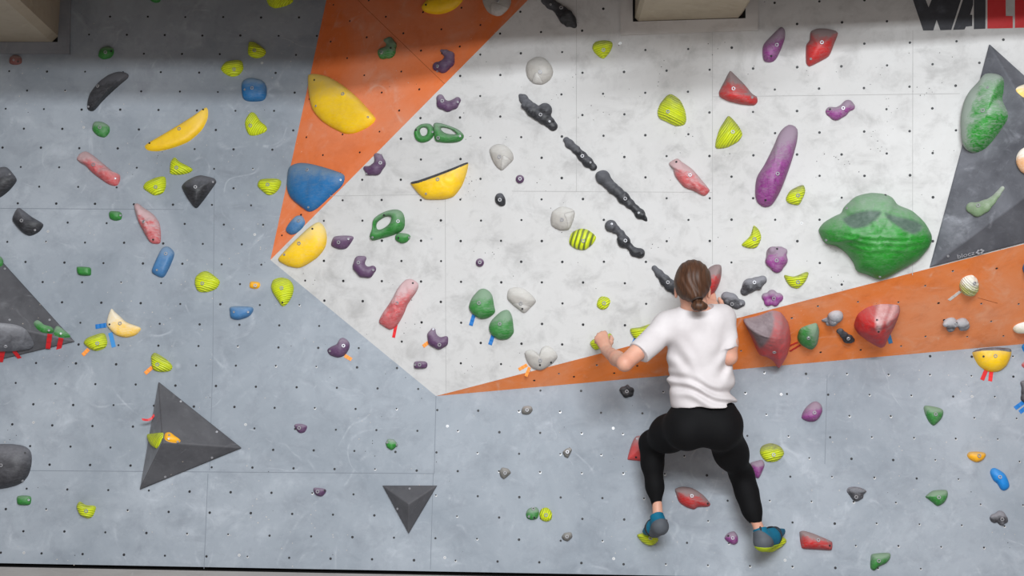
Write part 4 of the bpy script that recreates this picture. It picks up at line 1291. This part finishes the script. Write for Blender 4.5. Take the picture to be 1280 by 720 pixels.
MAT['inkblack'] = wall_mat('black lettering paint', (46, 47, 52), (92, 94, 102), (24, 24, 27), 0.6, 0.5, (190, 170, 150))
MAT['inkred'] = wall_mat('red lettering paint', (196, 38, 42), (206, 84, 84), (170, 28, 32), 0.5, 0.4, (220, 150, 140))
sgn = empty('painted_lettering', frame(W, W.hit(1215, 15)), 'black and red painted WALL lettering at the top right of the white wall', 'lettering')
def Z(s):
    return [(1130 + x / 8.533, y / 8.533) for x, y in parse(s)]
flat_letter('letter_w', W, [Z('45,-150 205,326 313,325 348,212 388,323 505,319 607,0 655,-150 515,-150 440,72 412,0 352,-145 262,78 175,-150')], 0, MAT['inkblack'], sgn)
flat_letter('letter_a', W, [Z('523,319 627,0 676,-150 738,-150 738,50 705,157 728,158 728,278 660,285 646,314'), Z('745,312 745,-150 872,-150 868,306')], 0, MAT['inkblack'], sgn)
flat_letter('letter_l', W, [Z('890,305 890,-150 1083,-150 1086,170 1160,172 1160,300')], 0, MAT['inkred'], sgn)
flat_letter('letter_l', W, [Z('1183,298 1183,-150 1376,-150 1380,166 1455,168 1455,292')], 0, MAT['inkred'], sgn)

# maker lettering on the right volume
fpl = F4[1]
MAT['inkgrey'] = plain('worn white print', (178, 178, 184), 0.7)
lt = W.hit(1195, 322)
u0_ = fpl.uv(1196, 322.5)
u1_ = fpl.uv(1218, 317)
ang_ = math.atan2(u1_[1] - u0_[1], u1_[0] - u0_[0])
cu = bpy.data.curves.new('maker_lettering', 'FONT')
cu.body = 'blocz'
cu.size = 1.0
tmp = bpy.data.objects.new('tmp', cu)
COL.objects.link(tmp)
bpy.context.view_layer.update()
me = bpy.data.meshes.new_from_object(tmp.evaluated_get(bpy.context.evaluated_depsgraph_get()))
bpy.data.objects.remove(tmp)
wd = max(v.co.x for v in me.vertices)
Lw = (Vector(u1_) - Vector(u0_)).length
for v in me.vertices:
    v.co *= Lw / wd
me.materials.clear()
me.materials.append(MAT['inkgrey'])
bm = bmesh.new(); bm.from_mesh(me)
# flower emblem of round petals
ec = Lw * 1.30
for k in range(6):
    a = k * math.pi / 3
    r_ = Lw * 0.075
    c = Vector((ec + math.cos(a) * Lw * 0.17, Lw * 0.12 + math.sin(a) * Lw * 0.13, 0))
    disc(bm, c, Vector((1, 0, 0)), Vector((0, 1, 0)), r_, 0, 10)
bm.to_mesh(me); bm.free()
o = bpy.data.objects.new('maker_lettering', me)
COL.objects.link(o)
o.parent = v4
fm_ = frame(fpl, fpl.pt(u0_[0], u0_[1], 0.0055), ang_)
o.matrix_parent_inverse = Matrix.Identity(4)
o.matrix_local = v4.matrix_world.inverted() @ fm_
o['label'] = 'small worn white print reading blocz with a flower emblem'
# ================================================================== the climber
def skin_mat():
    t = NT('skin')
    co = t.coord()
    n1 = t.noise(co, 14, 4)
    c = t.mix(t.ramp(n1, 0.35, 0.7), lin((206, 158, 136)), lin((192, 138, 118)))
    t.bump(t.noise(co, 160, 2), 0.05, 0.001)
    t.b.inputs['Subsurface Weight'].default_value = 0.12
    t.b.inputs['Subsurface Radius'].default_value = (0.02, 0.008, 0.005)
    return t.fin(c, 0.5, 0.35)

def cloth_mat(name, a, b, rough=0.85, weave=300, bstr=0.1, sheen=0.0):
    t = NT(name)
    co = t.coord()
    c = t.mix(t.ramp(t.noise(co, 9, 5), 0.3, 0.7), lin(a), lin(b))
    t.bump(t.noise(co, weave, 2), bstr, 0.001)
    t.b.inputs['Sheen Weight'].default_value = sheen
    return t.fin(c, rough, 0.2)

def hair_mat():
    t = NT('brown hair')
    co = t.coord(scale=(260, 40, 14), rot=(0, 0.12, 0))
    n = t.noise(co, 1.0, 4, 0.6, 0.4)
    c = t.mix(t.ramp(n, 0.3, 0.72), lin((46, 28, 19)), lin((88, 58, 40)))
    t.bump(n, 0.25, 0.002)
    return t.fin(c, 0.5, 0.3)

MSKIN = skin_mat()
MSHIRT = cloth_mat('white jersey', (205, 200, 201), (190, 184, 185), 0.85)
MLEG = cloth_mat('black stretch fabric', (5, 5, 7), (8, 8, 11), 0.8)
MHAIR = hair_mat()
MTEAL = cloth_mat('teal shoe fabric', (18, 104, 132), (12, 84, 112), 0.6)
MGREY = cloth_mat('grey shoe rubber', (92, 96, 102), (70, 74, 80), 0.6)
MDARK = plain('dark shoe strap', (30, 32, 38), 0.6)
MSOLE = plain('lime shoe sole', (170, 190, 30), 0.6)
MTIE = plain('dark hair tie', (50, 36, 30), 0.6)

root = bpy.data.objects.new('person', None)
COL.objects.link(root)
root.location = (0.86, -0.30, 0.62)
tag(root, 'climber seen from behind in white t-shirt, black leggings and teal shoes, hanging on the wall', 'person')
RI = Matrix.Translation(-Vector(root.location))

LO = P(735, 700, 5.25)
HI = P(990, 315, 5.25)
LO = (LO.x - 0.02, P(870, 500, 5.0).y, LO.z - 0.02)
HI = (HI.x + 0.02, P(870, 500, 5.70).y, HI.z + 0.03)

def chain(g, pts, k=0.012, grow=0.0, cut=None):
    for i in range(len(pts) - 1):
        a, b = pts[i], pts[i + 1]
        g.cap(P(*a[:3]), P(*b[:3]), a[3] + grow, b[3] + grow, k, cut=cut if i == len(pts) - 2 else None)

ARM_L = [(833, 408, 5.26, 0.050), (806, 432, 5.20, 0.040), (781, 454, 5.15, 0.0325)]
FORE_L = [(781, 454, 5.15, 0.0325), (771, 448, 5.26, 0.0315), (758.5, 438.5, 5.40, 0.0235)]
ARM_R = [(903, 400, 5.26, 0.050), (910, 428, 5.24, 0.040), (911.5, 446, 5.24, 0.034)]
FORE_R = [(911.5, 446, 5.24, 0.034), (909, 431, 5.335, 0.030), (898, 393, 5.42, 0.0235)]
LEG_L = [(856, 534, 5.30, 0.086), (836, 542, 5.42, 0.074), (815, 554, 5.555, 0.049), (815.5, 580, 5.53, 0.0415), (818.5, 608, 5.51, 0.032), (821.5, 637, 5.49, 0.0215)]
LEG_R = [(901, 534, 5.30, 0.086), (914, 566, 5.41, 0.066), (927.5, 594, 5.52, 0.045), (934, 617, 5.49, 0.0425), (940, 638, 5.465, 0.034), (946.5, 657, 5.44, 0.022)]
ANK_L = [(821.5, 630, 5.49, 0.022), (822.5, 648, 5.47, 0.024)]
ANK_R = [(945.5, 652, 5.445, 0.022), (951, 668, 5.44, 0.026)]

def torso(g, grow, waist):
    g.ell(P(872, 430, 5.27), (0.122 + grow, 0.095 + grow, 0.155 + grow), 0.02)
    g.ell(P(876, 472, 5.28), (waist + grow, 0.084 + grow, 0.13 + grow), 0.04)
    g.ell(P(880, 528, 5.30), (0.135 + grow, 0.10 + grow, 0.095 + grow), 0.04)

def hips(g, grow):
    g.ell(P(881, 524, 5.29), (0.139 + grow, 0.105 + grow, 0.085 + grow), 0.05)
    g.ell(P(859, 539, 5.25), (0.075 + grow, 0.076 + grow, 0.076 + grow), 0.05)
    g.ell(P(900, 539, 5.25), (0.075 + grow, 0.076 + grow, 0.076 + grow), 0.05)

# ---- body: one continuous surface
g = Grid(LO, HI, 0.0034)
torso(g, -0.012, 0.105)
hips(g, -0.014)
chain(g, [(834, 408, 5.265, 0.048), (866, 397, 5.25, 0.056), (903, 400, 5.265, 0.048)], 0.03, -0.006)
chain(g, [(870, 400, 5.25, 0.056), (867, 372, 5.235, 0.050)], 0.02)
hc = P(866, 351, 5.225)
g.ell(hc, (0.066, 0.088, 0.082), 0.015)
g.ell(hc + Vector((0.002, 0.045, -0.052)), (0.050, 0.052, 0.055), 0.03)       # jaw and face
g.ell(hc + Vector((0.002, 0.088, -0.086)), (0.020, 0.016, 0.016), 0.02)       # chin
g.cap(hc + Vector((0.002, 0.086, -0.012)), hc + Vector((0.002, 0.103, -0.042)), 0.008, 0.011, 0.010)   # nose
g.cap(hc + Vector((-0.016, 0.092, -0.066)), hc + Vector((0.020, 0.092, -0.066)), 0.006, 0.006, 0.006)  # lips
for s in (-1, 1):
    g.ell(hc + Vector((s * 0.028, 0.092, -0.014)), (0.013, 0.010, 0.009), 0.004, sub=True)             # eye sockets
    g.cap(hc + Vector((s * 0.012, 0.086, 0.002)), hc + Vector((s * 0.044, 0.078, 0.003)), 0.007, 0.006, 0.008)  # brow
    g.ell(hc + Vector((s * 0.067, 0.010, -0.046)), (0.008, 0.017, 0.027), 0.004)                       # ear
    g.cap(hc + Vector((s * 0.071, 0.016, -0.040)), hc + Vector((s * 0.069, 0.014, -0.056)), 0.006, 0.005, 0, sub=True)
chain(g, ARM_L, 0.02, -0.001)
chain(g, FORE_L, 0.012)
chain(g, ARM_R, 0.02, -0.001)
chain(g, FORE_R, 0.008)
# left hand: palm, four curled fingers, thumb
mcp = [(746.2, 424.0, 5.470, 0.0088), (748.8, 420.2, 5.476, 0.0094), (752.2, 418.2, 5.480, 0.0094), (756.0, 417.4, 5.478, 0.0090)]
for i, m in enumerate(mcp):
    wx = (756.5 + i * 1.2, 438.5 - i * 0.6, 5.405, 0.016)
    chain(g, [wx, (m[0], m[1], m[2], m[3] + 0.0035)], 0.008)
    pip = (m[0] - 0.8 + i * 0.3, m[1] - 2.0, m[2] + 0.035, m[3] - 0.0008)
    dip = (m[0] - 1.4 + i * 0.3, m[1] + 0.2, m[2] + 0.058, m[3] - 0.0016)
    tip = (m[0] - 1.4 + i * 0.3, m[1] + 4.2, m[2] + 0.064 - 0.004 * i, m[3] - 0.0026)
    chain(g, [m, pip, dip, tip], 0.0025)
chain(g, [(759.5, 434.5, 5.43, 0.014), (763.2, 428.0, 5.465, 0.0115), (764.6, 424.0, 5.495, 0.0095), (763.6, 420.6, 5.515, 0.0080)], 0.005)
# right hand on the red hold
mcr = [(884.0, 381.0, 5.462, 0.0088), (887.2, 379.2, 5.466, 0.0094), (890.8, 378.4, 5.468, 0.0094), (894.2, 379.2, 5.464, 0.0088)]
for i, m in enumerate(mcr):
    chain(g, [(895.5 + i * 1.3, 394 - i * 0.4, 5.42, 0.016), (m[0], m[1], m[2], m[3] + 0.003)], 0.008)
    chain(g, [m, (m[0] - 1.0, m[1] - 6.5, m[2] + 0.018, m[3] - 0.0008), (m[0] - 1.6, m[1] - 10.5, m[2] + 0.030, m[3] - 0.0016),
              (m[0] - 2.0, m[1] - 12.5, m[2] + 0.045, m[3] - 0.0026)], 0.0025)
chain(g, [(901.5, 390, 5.43, 0.014), (903.0, 383, 5.455, 0.0112), (901.5, 377.5, 5.475, 0.0095), (899.0, 373.5, 5.485, 0.008)], 0.005)
chain(g, LEG_L, 0.05, -0.009)
chain(g, LEG_R, 0.05, -0.009)
chain(g, ANK_L + [(817, 660, 5.53, 0.022), (811, 662, 5.57, 0.014)], 0.01, -0.001)
chain(g, ANK_R + [(962, 671, 5.49, 0.024), (971, 666, 5.55, 0.014)], 0.01, -0.001)
v, q = g.mesh()
np_obj('body', v, q, MSKIN, root, RI, relax=1)

# ---- t-shirt
g = Grid((LO[0], LO[1], P(870, 530, 5.2).z), (HI[0], HI[1], P(870, 365, 5.2).z), 0.0036)
torso(g, 0.006, 0.128)
g.cap(P(878, 480, 5.275), P(879, 520, 5.285), 0.098, 0.098, 0.03)
g.ell(P(879, 505, 5.285), (0.134, 0.108, 0.08), 0.03)
chain(g, [(834, 406, 5.262, 0.052), (868, 398, 5.25, 0.060), (903, 397, 5.262, 0.052)], 0.03)
g.ell(P(852, 408, 5.225), (0.058, 0.050, 0.060), 0.04)       # shoulder blades
g.ell(P(891, 404, 5.225), (0.058, 0.050, 0.060), 0.04)
g.cap(P(835, 408, 5.262), P(798.5, 441.5, 5.18), 0.057, 0.0500, 0.03, cut='end')
g.cap(P(902, 398, 5.262), P(910, 437, 5.236), 0.054, 0.0460, 0.02, cut='end')
g.ell(P(870.5, 381, 5.225), (0.070, 0.085, 0.030), 0, sub=True)
a, b = P(837, 512.5, 5.25), P(922, 504.5, 5.25)
hn = (b - a).normalized().cross(Vector((0, 1, 0))).normalized()
if hn.z > 0:
    hn = -hn
g.half(a, hn)
X, Y, Z = g.axes()
zt = P(870, 400, 5.25).z
zb = P(870, 511, 5.25).z
tz = np.clip((zt - Z) / (zt - zb), 0, 1)
xc = X - P(876, 470, 5.25).x
fold = np.sin(95 * Z + 26 * xc + 2.2 * np.sin(13 * xc + 30 * Z) + 1.2 * np.sin(34 * xc))
fold2 = np.sin(60 * Z - 55 * np.abs(xc) + 2.0 * np.sin(21 * xc + 7))
fold3 = np.sin(70 * xc + 1.5 * np.sin(30 * Z))
w1 = np.clip((tz - 0.42) / 0.35, 0, 1)
w2 = np.exp(-((tz - 0.45) / 0.2) ** 2) * np.clip(np.abs(xc) / 0.10, 0, 1) * np.clip((0.165 - np.abs(xc)) / 0.03, 0, 1)
g.F = g.F + 0.0070 * fold * w1 + 0.0070 * fold2 * w2 + 0.0016 * fold3 * (0.3 + w1) * np.clip(np.abs(xc) / 0.12, 0, 1)
v, q = g.mesh()
shirt = np_obj('t_shirt', v, q, MSHIRT, root, RI, relax=1)

# ---- leggings
g = Grid((P(795, 600, 5.3).x, LO[1], P(870, 665, 5.2).z), (P(965, 600, 5.3).x, HI[1], P(870, 485, 5.2).z), 0.0036)
hips(g, 0.0)
g.ell(P(880, 505, 5.29), (0.118, 0.09, 0.07), 0.03)
chain(g, LEG_L, 0.05, -0.002, cut='end')
chain(g, LEG_R, 0.05, -0.002, cut='end')
g.half(a + Vector((0, 0, 0.03)), (0, 0, 1))
v, q = g.mesh()
np_obj('leggings', v, q, MLEG, root, RI, relax=8)

# ---- hair with low bun
g = Grid((hc.x - 0.13, hc.y - 0.20, hc.z - 0.16), (hc.x + 0.13, hc.y + 0.13, hc.z + 0.13), 0.0028)
g.ell(hc + Vector((-0.001, -0.008, 0.0)), (0.0745, 0.094, 0.0865), 0.01)
g.cap(P(864, 358, 5.185), P(871, 375, 5.125), 0.058, 0.020, 0.03)
g.ell(hc + Vector((0, 0.10, -0.055)), (0.085, 0.078, 0.075), 0, sub=True)      # open face
g.ell(hc + Vector((-0.075, 0.012, -0.05)), (0.022, 0.03, 0.034), 0, sub=True)  # ears left free
g.ell(hc + Vector((0.075, 0.012, -0.05)), (0.022, 0.03, 0.034), 0, sub=True)
g.ell(P(874, 382.5, 5.110), (0.0335, 0.026, 0.0215), 0.006)
X, Y, Z = g.axes()
g.F = g.F + 0.0011 * np.sin(260 * X + 40 * Z + 3 * np.sin(40 * Z))
v, q = g.mesh()
np_obj('hair', v, q, MHAIR, root, RI, relax=1)
bm = bmesh.new()
c0 = P(871.3, 374.8, 5.118)
rows = []
for i in range(18):
    aa = 2 * math.pi * i / 18
    row = []
    for j in range(8):
        bb = 2 * math.pi * j / 8
        rr2 = 0.0205 + 0.0045 * math.cos(bb)
        d1 = Vector((1, 0, 0.25)).normalized()
        d2 = Vector((0, 0.8, -0.35)).normalized()
        d3 = d1.cross(d2)
        row.append(bm.verts.new(RI @ (c0 + d1 * rr2 * math.cos(aa) + d2 * rr2 * math.sin(aa) + d3 * 0.0045 * math.sin(bb))))
    rows.append(row)
for i in range(18):
    for j in range(8):
        bm.faces.new([rows[i][j], rows[(i + 1) % 18][j], rows[(i + 1) % 18][(j + 1) % 8], rows[i][(j + 1) % 8]])
bm_obj('hair_tie', bm, MTIE, root, smooth=True)
# ---- face details
def uvball(name, c, r, m):
    bm = bmesh.new()
    bmesh.ops.create_uvsphere(bm, u_segments=14, v_segments=10, radius=r)
    for v_ in bm.verts:
        v_.co = RI @ (v_.co + c)
    return bm_obj(name, bm, m, root, smooth=True)
MEYE = plain('eye white', (226, 222, 216), 0.3)
MIRIS = plain('brown iris', (60, 40, 28), 0.3)
for s in (-1, 1):
    uvball('eye', hc + Vector((s * 0.028, 0.079, -0.014)), 0.0105, MEYE)
    uvball('iris', hc + Vector((s * 0.028, 0.0845, -0.013)), 0.0058, MIRIS)

# ---- climbing shoes
def shoe(pts, heel_n, strap):
    xs = [P(*p[:3]) for p in pts]
    lo = Vector([min(x[i] for x in xs) - 0.07 for i in range(3)])
    hi = Vector([max(x[i] for x in xs) + 0.07 for i in range(3)])
    def body(grow):
        g = Grid(lo, hi, 0.0024)
        chain(g, [p[:3] + (p[3],) for p in pts[1:]], 0.014, grow)
        g.cap(xs[0], xs[1], pts[0][3] + grow, pts[1][3] + grow, 0.012)
        return g
    g = body(0)
    top = xs[0]
    up = (xs[0] - xs[1]).normalized()
    g.half(top + up * 0.004, up)
    # opening for the ankle
    v, q = g.mesh()
    s = np_obj('shoe', v, q, MTEAL, root, RI, relax=1)
    I4 = RI
    g = body(0.0022)
    g.half(*heel_n)
    g.half(top + up * -0.006, up)
    v, q = g.mesh()
    h_ = np_obj('heel_rubber', v, q, MGREY, s, I4, relax=1)
    g = body(0.0028)
    pq, nn, wid = strap
    g.half(pq + nn * wid, nn)
    g.half(pq - nn * wid, -nn)
    v, q = g.mesh()
    np_obj('strap', v, q, MDARK, s, I4, relax=1)
    g = body(0.0026)
    n2 = (nn + Vector((0, 0, -0.5))).normalized()
    g.half(pq + nn * 0.020 + n2 * wid * 0.7, n2)
    g.half(pq + nn * 0.020 - n2 * wid * 0.7, -n2)
    v, q = g.mesh()
    if len(q):
        np_obj('strap', v, q, MDARK, s, I4, relax=1)
    # pull tab standing at the back of the heel, and the lime edge of the sole
    g = Grid(lo, hi, 0.0024)
    hb = xs[0] + (xs[1] - xs[0]) * 0.35 + Vector((0, -pts[0][3] * 0.85, 0))
    g.cap(hb, hb + up * 0.034 + Vector((0, -0.006, 0)), 0.006, 0.0045, 0)
    v, q = g.mesh()
    np_obj('pull_tab', v, q, MDARK, s, I4, relax=1)
    g = body(0.0034)
    dn = Vector((0.15, 0.1, -1)).normalized()
    zl = min(x.z for x in xs[1:]) - 0.018
    g.half((0, 0, zl), (0, 0, 1))
    v, q = g.mesh()
    if len(q):
        np_obj('sole', v, q, MSOLE, s, I4, relax=1)
    return s

A1, B1 = P(826, 660, 5.44), P(811, 664, 5.565)
shoe([(821, 645, 5.475, 0.030), (825, 658, 5.445, 0.033), (818, 660, 5.505, 0.036), (809, 663, 5.57, 0.022)],
     (P(821, 661, 5.47), (B1 - A1).normalized() * 0.7 + Vector((0, 0, 0.75))),
     (P(817, 657, 5.51), (B1 - A1).normalized(), 0.006))
A2, B2 = P(953, 680, 5.42), P(975, 664, 5.56)
shoe([(950, 662, 5.445, 0.030), (954, 677, 5.425, 0.037), (964, 671, 5.49, 0.039), (975, 664, 5.565, 0.023)],
     (P(958, 678, 5.44), (B2 - A2).normalized() * 0.8 + Vector((0, 0, 0.45))),
     (P(967, 668, 5.50), (B2 - A2).normalized(), 0.006))
# ------------------------------------------------------------------ ceiling edge, lights, world
box('ceiling', (-4.2, -0.85, 3.0), (4.2, 1.2, 3.2), MAT['ceil'])
box('ceiling_beam', (-4.2, -0.85, BEAM_Z), (4.2, -0.60, 3.0), MAT['ceil'])  # unseen crossbeam, added to cast the shade along the top of the wall

def area(name, loc, target, sx, sy, power, col):
    L = bpy.data.lights.new(name, 'AREA')
    L.shape = 'RECTANGLE'
    L.size, L.size_y = sx, sy
    L.energy = power
    L.color = col
    o = bpy.data.objects.new(name, L)
    COL.objects.link(o)
    d = Vector(target) - Vector(loc)
    o.matrix_world = Matrix.Translation(loc) @ d.to_track_quat('-Z', 'Y').to_matrix().to_4x4()
    return o

CK = (0.93, 0.97, 1.0)
area('key_light', (0.85, -6.0, 3.62), (0.3, 0, 1.0), 2.4, 0.34, 262, CK)
area('low_key_light', (0.2, -6.0, 2.90), (0.2, 0, 1.0), 3.6, 0.30, 150, CK)
area('high_light', (0.5, -4.6, 5.4), (0.4, 0, 0.9), 3.2, 2.0, 140, CK)
area('fill_light', (-1.0, -9.0, 1.9), (0, 0, 1.2), 9, 2.2, 35, (0.97, 0.98, 1.0))  # soft fill lamp added out of view behind the camera
w = bpy.data.worlds.new('world')
scene.world = w
w.use_nodes = True
bg = w.node_tree.nodes['Background']
bg.inputs[0].default_value = (1.0, 0.84, 0.74, 1)
bg.inputs[1].default_value = 0.235

scene.view_settings.view_transform = 'Standard'
scene.view_settings.look = 'None'
scene.view_settings.exposure = 0.0
